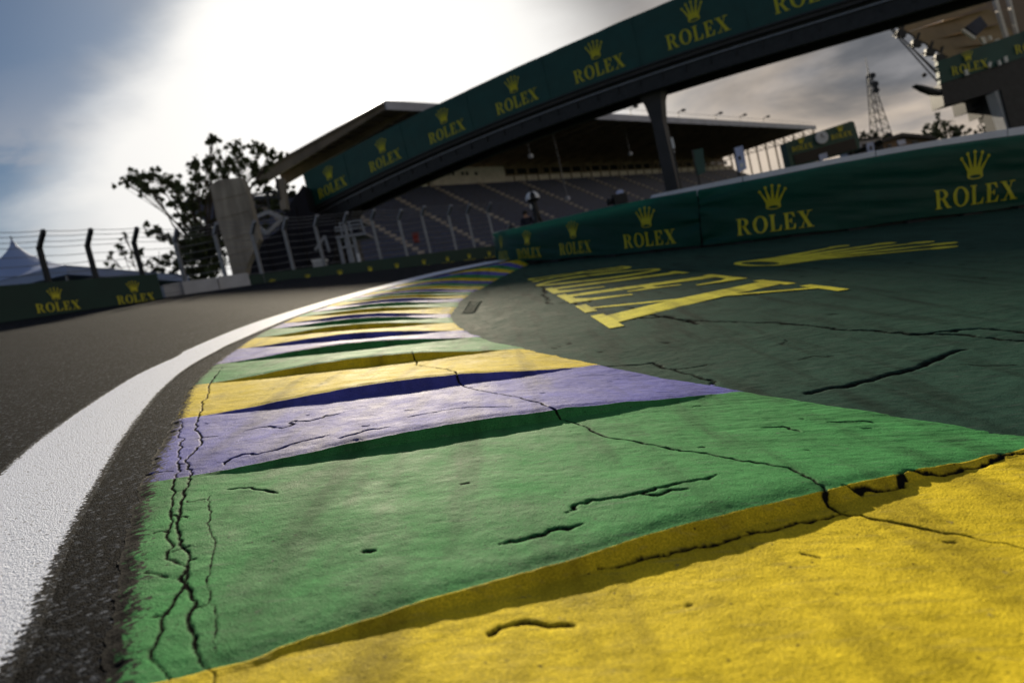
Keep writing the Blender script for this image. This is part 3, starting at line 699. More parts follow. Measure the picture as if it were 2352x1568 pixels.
for s0, s1 in SPANS:
    ss = np.linspace(s0, s1, 260); prof = np.linspace(0, 1, 44)
    V = np.zeros((len(ss), len(prof) + 6, 3))
    for i, s in enumerate(ss):
        H = np.interp(s, bt, HB); lo = .075 + .012 * sin(s * 3.1) + .02 * fbm(np.array([s * 2.0]), np.array([.3]), 3, 5)[0]
        sg = .014 * fbm(np.array([s * 1.3]), np.array([7.7]), 2, 9)[0]
        for k, t in enumerate(prof): V[i, k] = banner_pt(s, lo + (H + sg - .03 - lo) * t, s0, s1)
        b = ib(bx, s); n = ib(bn, s)
        for k in range(6):                                         # rolled over the top of the blocks
            a = (k + 1) / 6 * pi / 2
            V[i, len(prof) + k] = b + GN * (H + sg - .03 + .03 * sin(a)) + n * (.05 - .035 * (1 - cos(a)))
    banners.append(grid_obj('banner', V, 'banner', bar))
# white block core behind the cloth, feet, and a black sheet for the shade in its gaps
V = []
for i in range(0, 900, 6):
    b, n = bx[i], bn[i]; V.append([b - n * .04 - GN * .02, b - n * .04 + GN * HW[i], b - n * .22 + GN * (HW[i] + .01), b - n * .45 + GN * HW[i], b - n * .45 - GN * .02])
nblk = 10; V = np.array(V); cut = np.linspace(0, len(V) - 1, nblk + 1).astype(int)
for a, b in zip(cut[:-1], cut[1:]):
    W = V[a:b + 1].copy(); dd = W[-1] - W[0]; dd /= np.linalg.norm(dd, axis=-1, keepdims=True); W[0] += dd[0] * .006; W[-1] -= dd[0] * .006
    grid_obj('block', W, 'white', bar, smooth=False)
for s in np.arange(bt[0] + .25, bt[-1], .85):
    b = ib(bx, s); n = ib(bn, s); d = ib(bd, s)
    MB().box(b + n * .05 + GN * .028, d * .14, n * .05, GN * .03).build('foot', 'black', bar)
MB_ = MB()
vv = np.stack([bx[::12] - bn[::12] * .025 - GN * .03, bx[::12] - bn[::12] * .025 + GN * (HB[::12, None] - .10)], 1); grid_obj('gap_shade', vv, 'black', bar, smooth=False)  # black sheet stands in for shade in the seam and under the cloth
for cx, spn in ((1163, 0), (1223, 0), (1329, 0), (1496, 0), (1782, 1), (2237, 1)):
    s = s_of_px(cx); s0, s1 = SPANS[spn]; Hh = np.interp(s, bt, HB)
    place_logo(lambda u, v, s=s, s0=s0, s1=s1, Hh=Hh: banner_pt(s + u, .16 * Hh + v, s0, s1, .013), banners[spn], .255 * Hh, 'gold', 1.42, .30)

# ------------------------------------------------------------------ drain grate beside the kerb
def build_grate():
    c = [G(x, y, AP - .014) for x, y in ((1062, 722), (1090, 720), (1106, 693), (1082, 692))]
    root = thing('drain_grate', np.mean(c, 0), 'slotted dark drain grate set in the apron beside the kerb', 'drain grate')
    c = [np.array(p) for p in c]; MB().hexa([p - GN * .03 for p in c], [p - GN * .004 for p in c]).build('frame', 'apron', root)
    for k in range(9):
        t = (k + .5) / 9; a = c[0] * (1 - t) + c[3] * t; b = c[1] * (1 - t) + c[2] * t; MB().bar(a * .93 + b * .07 + GN * .004, a * .07 + b * .93 + GN * .004, .05, .014, GN).build('slat', 'apron', root)
build_grate()

# ------------------------------------------------------------------ footbridge with its long banner
BA = P(697, 399, 60.0); BB = P(1556, 0, 41.0)
bdir = (BB - BA) * np.array([1, 1, 0]); bl = np.linalg.norm(bdir); bdir /= bl
bnor = np.array([bdir[1], -bdir[0], 0.0]); bnor = bnor if bnor.dot(CAM - BA) > 0 else -bnor
def on_bridge(x, y, back=0.0):
    """pixel -> (distance along the bridge, height) on its front plane, moved back metres away"""
    v = ray(x, y); t = (BA - bnor * back - CAM).dot(bnor) / v.dot(bnor); p = CAM + v * t; return (p - BA).dot(bdir), p[2]
def fitz(pts, back=0.0, deg=2):
    a = np.array([on_bridge(x, y, back) for x, y in pts]); return np.poly1d(np.polyfit(a[:, 0], a[:, 1], deg))
zt = fitz([(697, 399), (786, 349), (859, 315), (933, 277), (1014, 236), (1102, 192), (1405, 53), (1556, 0)])
zb = fitz([(714, 478), (844, 418), (990, 342), (1137, 287), (1314, 208), (1507, 139), (1700, 81), (1929, 10.6)])
def bpnt(s, z, back=0.0): p = BA + bdir * s - bnor * back; return np.array([p[0], p[1], z])
SE = bl + 22.0
_ft = np.array([on_bridge(x, y) for x, y in ((697, 399), (714, 478))]); SLB = _ft[:, 0].mean()
bridge = thing('footbridge', bpnt(SE / 2, float(ground_z(*bpnt(SE / 2, 0)[:2]))), 'covered footbridge over the track wearing one long dark green logo banner', 'bridge')
ss = np.linspace(SLB, SE, 90)
lim = lambda s: min(s, bl + 4)
ztf = lambda s: float(zt(lim(s)) + (zt.deriv()(bl + 4) * (s - bl - 4) if s > bl + 4 else 0)); zbf = lambda s: float(zb(lim(s)) + (zb.deriv()(bl + 4) * (s - bl - 4) if s > bl + 4 else 0))
def sag(s): return .05 * fbm(np.array([s * .55]), np.array([2.2]), 3, 71)[0] * 2
bb = grid_obj('banner', np.array([[bpnt(s, zbf(s) + (ztf(s) + sag(s) - zbf(s)) * t, .02 * sin(9 * t + s)) for t in np.linspace(0, 1, 7)] for s in ss]), 'banner_board', bridge)
def ribbon(name, m, lo, hi, b0, b1, n=60, s0=SLB, s1=SE):
    mb = MB(); sx = np.linspace(s0, s1, n)
    V = []
    for s in sx: V += [bpnt(s, lo(s), b0), bpnt(s, hi(s), b0), bpnt(s, hi(s), b1), bpnt(s, lo(s), b1)]
    Fc = [(4 * i + a, 4 * i + (a + 1) % 4, 4 * i + 4 + (a + 1) % 4, 4 * i + 4 + a) for i in range(n - 1) for a in range(4)] + [(0, 1, 2, 3), tuple(4 * (n - 1) + k for k in (3, 2, 1, 0))]
    return mb.add(V, Fc).build(name, m, bridge)
ribbon('parapet', 'girder', zbf, lambda s: ztf(s) - .25, .12, .3)
ribbon('parapet', 'girder', zbf, lambda s: ztf(s) - .4, 3.0, 3.2)
ribbon('deck', 'girder', lambda s: zbf(s) - .34, lambda s: zbf(s) - .03, -.12, 3.3)
ribbon('ledge', 'steel', lambda s: zbf(s) - .12, lambda s: zbf(s) - .0, -.28, -.125)
ribbon('edge_beam', 'steel', lambda s: zbf(s) - 1.5, lambda s: zbf(s) - .345, .25, .6)
ribbon('ledge', 'galv', lambda s: zbf(s) - .62, lambda s: zbf(s) - .54, .12, .245)
ribbon('edge_beam', 'steel', lambda s: zbf(s) - 1.5, lambda s: zbf(s) - .345, 2.6, 2.95)
for s in np.arange(SLB + 5.2, SE, 6.6):
    MB().box(bpnt(s, (zbf(s) + ztf(s)) / 2 - .03, -.02), bdir * .03, bnor * .012, Z * (ztf(s) - zbf(s)) * .485).build('banner_joint', 'banner_board', bridge)
for s in np.arange(SLB + 1, SE, 2.2): MB().box(bpnt(s, zbf(s) - .95, 1.6), bdir * .1, bnor * .995, Z * .2).build('cross_beam', 'girder', bridge)
for s in np.arange(SLB + 1.2, SE, 1.5): MB().box(bpnt(s, zbf(s) - .75, .2), bdir * .04, bnor * .046, Z * .3).build('bracket', 'steel', bridge)
for cx in (762, 884, 1025, 1187, 1375, 1602, 1868):
    y = pl_y([(714, 478), (844, 418), (990, 342), (1137, 287), (1314, 208), (1507, 139), (1700, 81), (1929, 10.6)], cx); s = on_bridge(cx, y - 30)[0]
    hh = ztf(s) - zbf(s); sl_ = zb.deriv()(lim(s)); cap = .27 * hh
    place_logo(lambda u, v, s=s, hh=hh, sl_=sl_: bpnt(s + u, zbf(s) + sl_ * u + .13 * hh + v, -.03), bb, cap, 'gold', 1.35, .28)
def pier(s, wtop, wbot, back, name='pier'):
    top = bpnt(s, zbf(s) - .35, back); base = on_ground(top, -.3)
    mb = MB(); h = top[2] - base[2]
    q = lambda z, a, b: [base + Z * z + bdir * a * i + bnor * b * j for i, j in ((-1, -1), (1, -1), (1, 1), (-1, 1))]
    lv = [(0, wbot, .45), (h - 3.0, wtop, .42), (h - 1.7, wtop * 1.55, .5), (h - 1.17, wtop * 2.1, .6), (h - .01, wtop * 2.15, .62)]
    V = [p for z, a, b in lv for p in q(z, a, b)]; n = len(lv)
    Fc = [(4 * i + a, 4 * i + (a + 1) % 4, 4 * i + 4 + (a + 1) % 4, 4 * i + 4 + a) for i in range(n - 1) for a in range(4)] + [(3, 2, 1, 0), tuple(4 * (n - 1) + k for k in range(4))]
    mb.add(V, Fc).build(name, 'girder', bridge)
pier(on_bridge(1478, 200)[0], .36, .46, 1.6)
pier(on_bridge(762, 520)[0], .9, .9, 1.6)

# ------------------------------------------------------------------ grandstand
def build_stand():
    k = 1.8
    r0 = ray(880, 234); C0 = CAM + r0 * (70 * k / np.hypot(r0[0], r0[1]))
    zr = C0[2]
    r1 = ray(1872, 290); C1 = CAM + r1 * ((zr - CAM[2]) / r1[2])
    e1 = (C1 - C0) * np.array([1, 1, 0]); LEN = np.linalg.norm(e1); e1 /= LEN
    e2 = np.array([-e1[1], e1[0], 0]); e2 = e2 if e2[1] > 0 else -e2
    # depth of the roof from its left corner in the picture
    r2 = ray(580, 400); n = np.cross(e2, Z); t = (C0 - CAM).dot(e1) / r2.dot(e1); CLp = CAM + r2 * t; W = (CLp - C0).dot(e2); dzb = CLp[2] - zr
    def Q(a, b, z): p = C0 + e1 * a + e2 * b; return np.array([p[0], p[1], z])
    root = thing('grandstand', Q(LEN / 2, W / 2, float(ground_z(*Q(LEN / 2, W / 2, 0)[:2]))), 'huge covered grandstand with blue seat tiers behind the bridge', 'grandstand')
    zru = lambda b: zr + dzb * b / W
    roof = MB(); th = .5
    roof.hexa([Q(0, 0, zr - th), Q(LEN, 0, zr - th), Q(LEN, W, zru(W) - th), Q(0, W, zru(W) - th)], [Q(0, 0, zr), Q(LEN, 0, zr), Q(LEN, W, zru(W)), Q(0, W, zru(W))])
    ro = roof.build('roof', 'roof', root)
    MB().hexa([Q(.2, -.35, zr - 1.5), Q(LEN, -.35, zr - 1.5), Q(LEN, -.01, zr - 1.5), Q(.2, -.01, zr - 1.5)], [Q(.2, -.35, zr + .12), Q(LEN, -.35, zr + .12), Q(LEN, -.01, zr + .12), Q(.2, -.01, zr + .12)]).build('fascia', 'fascia', ro)
    for a in np.arange(0.6, LEN, 6.2):                      # tapered roof trusses
        MB().hexa([Q(a - .25, .3, zr - 1.2), Q(a + .25, .3, zr - 1.2), Q(a + .25, W - .5, zru(W) - 3.2), Q(a - .25, W - .5, zru(W) - 3.2)], [Q(a - .25, .3, zr - th - .01), Q(a + .25, .3, zr - th - .01), Q(a + .25, W - .5, zru(W) - th - .01), Q(a - .25, W - .5, zru(W) - th - .01)]).build('rib', 'roof', ro)
    for b in np.arange(2.5, W, 3.6):
        MB().bar(Q(.3, b, zru(b) - th - .2), Q(LEN - .3, b, zru(b) - th - .2), .18, .3).build('purlin', 'roof', ro)
    # seating: a plane from the parapet seen in the picture down to the ground
    bpar = W * .72
    def on_par(x, y):
        v = ray(x, y); t = (C0 + e2 * bpar - CAM).dot(e2) / v.dot(e2); p = CAM + v * t; return (p - C0).dot(e1), p[2]
    pts = np.array([on_par(*p) for p in ((1103, 434), (1170, 430), (1308, 415), (1513, 389), (1589, 371))]); zp = float(np.mean(pts[:, 1]))
    bf = -1.0; _v = ray(700, 605); _t = (C0 + e2 * bf - CAM).dot(e2) / _v.dot(e2); a0 = (CAM + _v * _t - C0).dot(e1); zf = float(ground_z(*Q(30, bf, 0)[:2])) + 2.2
    NR = 26; dz = (zp - zf) / NR; db = (bpar - bf) / NR
    def slope(b): return zf + (b - bf) / db * dz
    for i in range(NR):
        b = bf + i * db; z = zf + i * dz
        MB().hexa([Q(a0, b, z - .9), Q(LEN, b, z - .9), Q(LEN, b + db - .02, z - .9), Q(a0, b + db - .02, z - .9)], [Q(a0, b, z), Q(LEN, b, z), Q(LEN, b + db - .02, z), Q(a0, b + db - .02, z)]).build('tier', 'seat2', root)
        sb = MB(); sb.hexa([Q(a0 + .5, b + .35, z + .02), Q(LEN - .5, b + .35, z + .02), Q(LEN - .5, b + .85, z + .02), Q(a0 + .5, b + .85, z + .02)], [Q(a0 + .5, b + .35, z + .40), Q(LEN - .5, b + .35, z + .40), Q(LEN - .5, b + .85, z + .52), Q(a0 + .5, b + .85, z + .52)])
        sb.build('seat_row', 'seat', root)
    for a in np.arange(a0 + 12, LEN, 17):                    # stepped aisles
        mb = MB()
        for i in range(NR * 1):
            b = bf + i * db; z = zf + i * dz; mb.hexa([Q(a, b + .2, z + .01), Q(a + 1.6, b + .2, z + .01), Q(a + 1.6, b + db, z + .01), Q(a, b + db, z + .01)], [Q(a, b + .2, z + .62), Q(a + 1.6, b + .2, z + .62), Q(a + 1.6, b + db, z + .62), Q(a, b + db, z + .62)])
        o = mb.build('aisle', 'step', root); o['kind'] = 'stuff'
    # parapet, cream wall and glazed boxes behind the last row
    aw0 = on_par(1000, 440)[0]; aw1 = on_par(1168, 425)[0]
    MB().hexa([Q(aw0, bpar, zp - .8), Q(LEN, bpar, zp - .8), Q(LEN, bpar + .3, zp - .8), Q(aw0, bpar + .3, zp - .8)], [Q(aw0, bpar, zp + 1.3), Q(LEN, bpar, zp + 1.3), Q(LEN, bpar + .3, zp + 1.3), Q(aw0, bpar + .3, zp + 1.3)]).build('parapet', 'cream', root)
    hw_ = on_par(1020, 386)[1] - zp
    wl = MB().hexa([Q(aw0, bpar + .31, zp - .5), Q(aw1, bpar + .31, zp - .5), Q(aw1, bpar + 6, zp - .5), Q(aw0, bpar + 6, zp - .5)], [Q(aw0, bpar + .31, zp + hw_), Q(aw1, bpar + .31, zp + hw_), Q(aw1, bpar + 6, zp + hw_), Q(aw0, bpar + 6, zp + hw_)]).build('wall', 'cream', root)
    for px in (1032, 1042, 1064, 1074, 1095):
        a, z = on_par(px, 398); MB().box(Q(a, bpar + .28, z), e1 * .45, e2 * .06, Z * .45).build('vent', 'glass', wl)
    MB().hexa([Q(aw1 + .2, bpar + 3, zp), Q(LEN, bpar + 3, zp), Q(LEN, bpar + 3.3, zp), Q(aw1 + .2, bpar + 3.3, zp)], [Q(aw1 + .2, bpar + 3, zp + 6), Q(LEN, bpar + 3, zp + 6), Q(LEN, bpar + 3.3, zp + 6), Q(aw1 + .2, bpar + 3.3, zp + 6)]).build('box_front', 'roof', root)
    for a in np.arange(aw1 + 3, LEN, 5.5):
        MB().box(Q(a + 2.2, bpar + 2.96, zp + 3.4), e1 * 2.1, e2 * .04, Z * .8).build('window', 'glass', root)
        MB().box(Q(a, bpar - .12, zp + .4), e1 * .22, e2 * .1, Z * .85).build('stanchion', 'roof', root)
    for a in (aw0 - .8, aw1 - 7, aw1 + .8) + tuple(np.arange(aw1 + 18, LEN, 22)):
        MB().bar(Q(a, bpar + 1, zp - 1.2), Q(a, bpar + 1, zru(bpar) - .6), .9, .9).build('column', 'roof', root)
    for px, py in ((385, 590), (480, 660), (690, 560), (860, 745)): pass
    # lamps on the front edge and hanging loudspeakers
    for px in (1385, 1452, 1512, 1560, 1645, 1700, 1753):
        v = ray(px, 268); a = ((CAM + v * ((C0 - CAM).dot(e2) / v.dot(e2))) - C0).dot(e1); p = Q(a, .2, zr)
        mb = MB().bar(p, p + Z * 1.8, .16).bar(p + Z * 1.8, p + Z * 1.9 - e2 * 1.7, .2); mb.build('lamp_bracket', 'steel', ro)
        MB().box(p + Z * 1.8 - e2 * 1.9, e1 * .6, e2 * .4, Z * .3).build('floodlight', 'steel', ro)
    MB().bar(Q(20, .1, zr + 1.9), Q(LEN - 2, .1, zr + 1.2), .07).build('cable', 'steel', ro)
    for px, py in ((1218, 355), (1447, 350), (1545, 346), (1303, 452)):
        v = ray(px, py); t = (C0 + e2 * 8 - CAM).dot(e2) / v.dot(e2); p = CAM + v * t; q = np.array([p[0], p[1], zru(8) - th])
        MB().bar(p, q, .10).build('hanger', 'galv', ro); MB().box(p - Z * .4, e1 * .5, e2 * .4, Z * .45).build('loudspeaker', 'fascia', ro)
    # front wall of the stand
    MB().hexa([Q(a0, bf - .3, zf - 4), Q(LEN, bf - .3, zf - 4), Q(LEN, bf - .02, zf - 4), Q(a0, bf - .02, zf - 4)], [Q(a0, bf - .3, zf + 1), Q(LEN, bf - .3, zf + 1), Q(LEN, bf - .02, zf + 1), Q(a0, bf - .02, zf + 1)]).build('front_wall', 'roof', root)
    for a in np.arange(a0 + 1, LEN, 9): MB().bar(Q(a, bf - .5, zf - 4), Q(a, bf - .5, zf + 1.5), .5).build('buttress', 'roof', root)
    # open truss frame at the far end
    for b in np.arange(1, W * .8, 4): MB().bar(Q(LEN - .5, b, slope(b)), Q(LEN - .5, b, zru(b) - 1.0), .6).build('end_column', 'roof', root)
    for b in np.arange(1, W * .8 - 4, 2): MB().bar(Q(LEN - .4, b, zru(b) - 3.4), Q(LEN - .4, b + 2, zru(b) - 1.2), .22).build('brace', 'steel', ro)
    MB().bar(Q(LEN - .4, 0, zru(0) - 3.5), Q(LEN - .4, W * .8, zru(W * .8) - 3.5), .3).build('brace', 'steel', ro)
    return Q, LEN, W, zr
stand = build_stand()

# ------------------------------------------------------------------ left wall, blocks, low wall and catch fence along the outer edge
def wall_run(name, px, label, cat, hvis_top, m, thick=.35, group=None, down=.6):
    """px: list of (x, ytop, depth): a wall whose top edge follows these pixels"""
    T = [P(x, y, d) for x, y, d in px]; base = [np.array([t[0], t[1], float(plane_z(t[0], t[1])) - down]) for t in T]
    root = thing(name, base[len(base) // 2], label, cat, group)
    d = T[-1] - T[0]; d[2] = 0; d /= np.linalg.norm(d); n = np.array([d[1], -d[0], 0]); n = n if n.dot(CAM - T[0]) > 0 else -n
    V = []
    for t, b in zip(T, base): V += [b, t, t - n * thick, b - n * thick]
    k = len(T); Fc = [(4 * i + a, 4 * i + (a + 1) % 4, 4 * i + 4 + (a + 1) % 4, 4 * i + 4 + a) for i in range(k - 1) for a in range(4)] + [(0, 1, 2, 3), tuple(4 * (k - 1) + q for q in (3, 2, 1, 0))]
    body = obj('panel', V, Fc, m, root)
    return root, T, d, n, body
def wall_logo(T, d, n, body, cx, cap, drop, m='gold', ck=1.35):
    """logo hung under the top edge at pixel column cx"""
    xs = [proj(t)[0] for t in T]
    c = np.array([np.interp(cx, xs, [t[k] for t in T]) for k in range(3)])
    i = min(max(np.searchsorted(xs, cx), 1), len(T) - 1); dd = T[i] - T[i - 1]; dd /= np.linalg.norm(dd); nn = np.cross(dd, Z); nn /= np.linalg.norm(nn); nn = nn if nn.dot(CAM - c) > 0 else -nn
    place_logo(lambda u, v: c + dd * u + Z * (v - drop) + nn * .02, body, cap, m, ck, .25)
r, T, d, n, body = wall_run('banner_wall', [(-420, 690, 19.5), (0, 656, 22.6), (360, 628, 26.5)], 'dark green banner wall with two crown logos beyond the asphalt under the bent fence posts', 'wall', 0, 'wall_green')
for cx in (106, 290, -150): wall_logo(T, d, n, body, cx, .31, 1.04)
# pale concrete blocks right of it
for k, (x0, y0, x1, y1, dd, lab) in enumerate(((374, 655, 415, 648, 28.2, 'shorter pale concrete block next to the end of the green banner wall'), (417, 647, 497, 637, 28.6, 'pale concrete block between the two grey fence posts beside the tree'), (499, 636, 569, 626, 29.4, 'pale concrete block at the foot of the leaning concrete pylon'))):
    wall_run('concrete_block', [(x0, y0, dd), (x1, y1, dd + .6)], lab, 'block', 0, 'pale_concrete', .6, 'pale concrete blocks along the outer edge')
LOW = [(560, 634, 30.5), (640, 624, 31.5), (740, 611, 33.4), (850, 598, 34.6), (950, 586, 36.4), (1050, 574, 38.6), (1150, 562, 41), (1300, 545, 44)]
r, T, d, n, body = wall_run('low_barrier', LOW, 'low dark green barrier along the far track edge with small yellow crowns', 'barrier', 0, 'wall_green', .4, None, .7)
for cx in (620, 700, 775, 845, 905, 968, 1022, 1072, 1118): wall_logo(T, d, n, body, cx, .20, .82)
# catch fence
POSTS = [((-30, 655), (-36, 572), (-24, 534), 22.6), ((113, 645), (89.5, 567), (100, 530), 24), ((224, 639), (200, 562), (209, 527), 25.4), ((325, 628), (307, 555), (315, 524), 26.8), ((432, 668), (401, 552), (406, 527), 28.7), ((519, 657), (492, 535), (498, 512), 29.8),
         ((606, 645), (578, 535), (585, 508), 31.0), ((681, 634), (651, 525), (658, 500), 32.2), ((748, 620), (723, 518), (729, 495), 33.8), ((816, 612), (790, 510), (797, 488), 34.8), ((878, 605), (853, 503), (860, 482), 36), ((938, 598), (915, 503), (922, 482), 37), ((994, 588), (968, 494), (975, 474), 38.4), ((1043, 582), (1029, 492), (1036, 472), 40), ((1092, 576), (1072, 490), (1079, 470), 41.5), ((1140, 570), (1120, 486), (1127, 466), 43)]
fence = thing('catch_fence', on_ground(P(*POSTS[7][0], POSTS[7][3])), 'tall wire catch fence on cranked posts running along the outer track edge', 'fence')
bends, tops, bases = [], [], []
for i, (b, m_, t, d) in enumerate(POSTS):
    B = P(*b, d); Mm = P(*m_, d); B = np.array([Mm[0], Mm[1], float(plane_z(Mm[0], Mm[1])) - .75]); Tt = P(*t, d - .55)
    MB().bar(B, Mm, .14, .16).bar(Mm - Z * .03, Tt, .13, .15).build('post', 'steel' if i < 4 else 'galv', fence); bends.append(Mm); tops.append(Tt); bases.append(B)
def cable(pts, rad):
    pp = []
    for a, b in zip(pts[:-1], pts[1:]):
        for t in np.linspace(0, 1, 5)[:-1]: q = a * (1 - t) + b * t; pp.append(q - Z * .12 * t * (1 - t))
    pp.append(pts[-1]); MB().tube(pp, rad, 5).build('cable', 'galv', fence)
for f in np.linspace(.30, 1.0, 8): cable([b * (1 - f) + m_ * f for b, m_ in zip(bases, bends)], .012)
for f in (.35, .7, 1.0): cable([m_ * (1 - f) + t * f for m_, t in zip(bends, tops)], .012)

# ------------------------------------------------------------------ tents behind the wall
def tent(px, py, d, hw, h, label, wallh=2.2):
    apex = P(px, py, d); c = np.array([apex[0], apex[1], 0]); top = apex[2]; ez = top - h
    root = thing('peaked_tent', on_ground(c), label, 'tent', 'white peaked tents behind the wall')
    n = 14; V = []; Fc = []
    for i in range(n + 1):
        t = i / n; w = hw * (t ** 1.5) + .05; z = ez + h * (1 - t) ** 1.4
        for k in range(24):
            a = 2 * pi * k / 24; sq = 1 / max(abs(cos(a)), abs(sin(a))); q = w * (1 + (sq - 1) * min(1, t * 1.3)); V.append(c * np.array([1, 1, 0]) + np.array([q * cos(a), q * sin(a), z]))
    Fc = [(i * 24 + k, i * 24 + (k + 1) % 24, (i + 1) * 24 + (k + 1) % 24, (i + 1) * 24 + k) for i in range(n) for k in range(24)] + [tuple(range(23, -1, -1))]
    obj('roof', V, Fc, 'tent', root, True)
    w = hw * 1.0
    MB().hexa([np.array([c[0] + w * i, c[1] + w * j, ez - .45]) for i, j in ((-1, -1), (1, -1), (1, 1), (-1, 1))], [np.array([c[0] + w * i, c[1] + w * j, ez + .02]) for i, j in ((-1, -1), (1, -1), (1, 1), (-1, 1))]).build('valance', 'tent', root)
    for i, j in ((-1, -1), (1, -1), (1, 1), (-1, 1)):
        p = np.array([c[0] + w * .97 * i, c[1] + w * .97 * j, 0]); MB().bar(on_ground(p, -.2), np.array([p[0], p[1], ez]), .1).build('leg', 'galv', root)
    MB().bar(apex - Z * .1, apex + Z * .25, .06).build('finial', 'galv', root)
tent(27, 552, 40, 6.6, 3.4, 'peaked white tent with sharp spire behind the green wall')
tent(348, 626, 62, 3.0, 1.5, 'low white tent top beyond the wall below the thin shrub')

# ------------------------------------------------------------------ trees
LEAFQ = 0
def tree(name, clusters, trunk_px, d, label, leaf=.34, per=1.0, depth=3.0, group=None, trunk_r=.35, seed=1):
    r = np.random.default_rng(seed)
    base = on_ground(P(*trunk_px, d), -.2); root = thing(name, base, label, 'tree', group)
    cs = [(P(x, y, d + r.uniform(-depth, depth)), rad / F * d) for x, y, rad in clusters]
    cen = np.mean([c for c, _ in cs], 0); fork = base + (cen - base) * .42
    mb = MB(); mid = base + (fork - base) * .5 + np.array([r.normal(0, .12), 0, 0]); mb.tube([base, mid, fork], [trunk_r, trunk_r * .8, trunk_r * .65], 9)
    for c, rad in cs:
        k = fork + (c - fork) * r.uniform(.35, .55) + Z * r.uniform(-.2, .5) + r.normal(0, .2, 3); mb.tube([fork - (fork - base) * r.uniform(0, .25), k, c], [trunk_r * .3, trunk_r * .16, .025], 5)
        for _ in range(6): mb.tube([k + (c - k) * r.uniform(.3, .8), c + r.normal(0, rad * .6, 3)], [.03, .012], 4)
    mb.build('trunk', 'bark', root, True)
    V, Fc = [], []
    for c, rad in cs:
        nsub = max(3, int(7 * per * (rad / .6) ** 1.2))
        for _ in range(nsub):                                  # small sprays inside each clump
            sc = c + r.normal(0, 1, 3) * rad * np.array([.72, .8, .62]); sr = rad * r.uniform(.18, .40)
            for _ in range(int(22 * per)):
                p = sc + r.normal(0, 1, 3) * sr * .62; n = r.normal(0, 1, 3) + Z * .5; n /= np.linalg.norm(n); u = np.cross(n, r.normal(0, 1, 3)); u /= np.linalg.norm(u); w = np.cross(n, u); L_ = leaf * r.uniform(.55, 1.15); wd = L_ * .42
                k = len(V); V += [p - u * L_ * .5, p + w * wd * .5 + n * wd * .12, p + u * L_ * .5, p - w * wd * .5 + n * wd * .12]; Fc += [(k, k + 1, k + 2), (k, k + 2, k + 3)]
    me = bpy.data.meshes.new('crown'); me.from_pydata((np.array(V) - base).tolist(), [], Fc); me.update(); link('crown', me, 'leaf', root)
tree('broadleaf_tree', [(490, 318, 11), (483, 330, 7), (545, 342, 15), (600, 346, 17), (622, 362, 13), (642, 352, 8), (522, 366, 17), (472, 375, 15), (445, 378, 15), (500, 398, 17), (560, 382, 20), (590, 388, 15), (286, 415, 12), (318, 408, 16), (350, 402, 16), (385, 412, 16), (330, 432, 13), (358, 442, 13), (400, 432, 18), (430, 442, 17), (455, 415, 17), (480, 432, 17), (440, 472, 16), (408, 462, 12), (470, 462, 14),
    (420, 500, 15), (452, 512, 18), (475, 542, 22), (455, 562, 22), (430, 592, 26), (470, 600, 26), (400, 602, 19), (392, 632, 17), (440, 630, 23), (475, 630, 22), (500, 600, 20), (350, 530, 13), (380, 542, 11), (410, 562, 18), (502, 562, 18), (510, 520, 16), (520, 480, 14), (600, 425, 12), (625, 440, 13), (652, 425, 10), (665, 446, 12), (610, 462, 13), (640, 482, 13), (592, 492, 12), (600, 520, 14), (560, 460, 14)], (455, 640), 62, 'large open-crowned tree behind the concrete pylon with bare gaps in its leaves', .38, 1.9, 3.2, None, .45, 3)
tree('young_tree', [(255, 592, 11), (278, 570, 11), (300, 590, 12), (318, 578, 9), (250, 612, 9), (285, 545, 6), (345, 602, 13), (366, 612, 13), (335, 620, 12), (375, 590, 12), (270, 628, 9)], (330, 660), 46, 'thin small-leaved tree in front of the low white tent top', .36, .8, 1.4, None, .14, 4)
tree('round_tree', [(2140, 296, 14), (2160, 284, 14), (2182, 290, 15), (2200, 300, 13), (2150, 312, 14), (2172, 306, 18), (2195, 318, 13), (2215, 318, 8), (2128, 312, 10)], (2170, 345), 75, 'dark rounded tree between the gabled hut and the terrace stairs', .5, 1.0, 1.6, None, .3, 5)
tree('bush', [(1985, 312, 9), (2000, 306, 9), (2015, 310, 9), (2030, 314, 8), (1972, 318, 8)], (2002, 345), 82, 'dark ragged bush at the foot of the lattice mast', .5, .8, 1.2, None, .2, 6)
tree('bush', [(2262, 300, 10), (2280, 292, 10), (2298, 286, 9), (2246, 305, 7)], (2275, 330), 60, 'low bush showing under the terrace stairs beside the dark column', .4, .8, 1.0, None, .15, 8)

# ------------------------------------------------------------------ concrete pylon, navy draped stair tower, stairs, marshal hut
def slab(name, px, d, thick, m, label, cat, part='body', off=(0, 0)):
    pts = [P(x * K, y * K, d) for x, y in px]; c = np.mean(pts, 0); back = np.array([FWD[0], FWD[1], 0]); back /= np.linalg.norm(back)
    root = thing(name, on_ground(c), label, cat); b = MB().prism(pts, back * thick).build(part, m, root)
    return root, b, back
pyl, pb, back = slab('concrete_pylon', [(523, 465), (546, 449), (602, 443), (612, 462), (622, 496), (634, 544), (647, 598), (643, 606), (617, 663), (612, 690), (584, 700), (567, 630), (540, 542), (529, 483)], 43, .8, 'concrete', 'tapering raw concrete pylon narrowing towards its foot beside the navy stair cover', 'pylon')
for y in (500, 545, 600, 640):          # shutter joints
    a = P(525 * K, y * K, 42.97); MB().bar(P((533 + (y - 460) * .2) * K, y * K, 42.98), P((608 + (y - 460) * .16 if y < 605 else 640 - (y - 605) * .42) * K, (y - 18) * K, 42.98), .05, .05).build('joint', 'concrete', pyl)
for (xa, ya, xb, yb) in ((497, 437, 512, 432), (520, 520, 535, 508)): pass
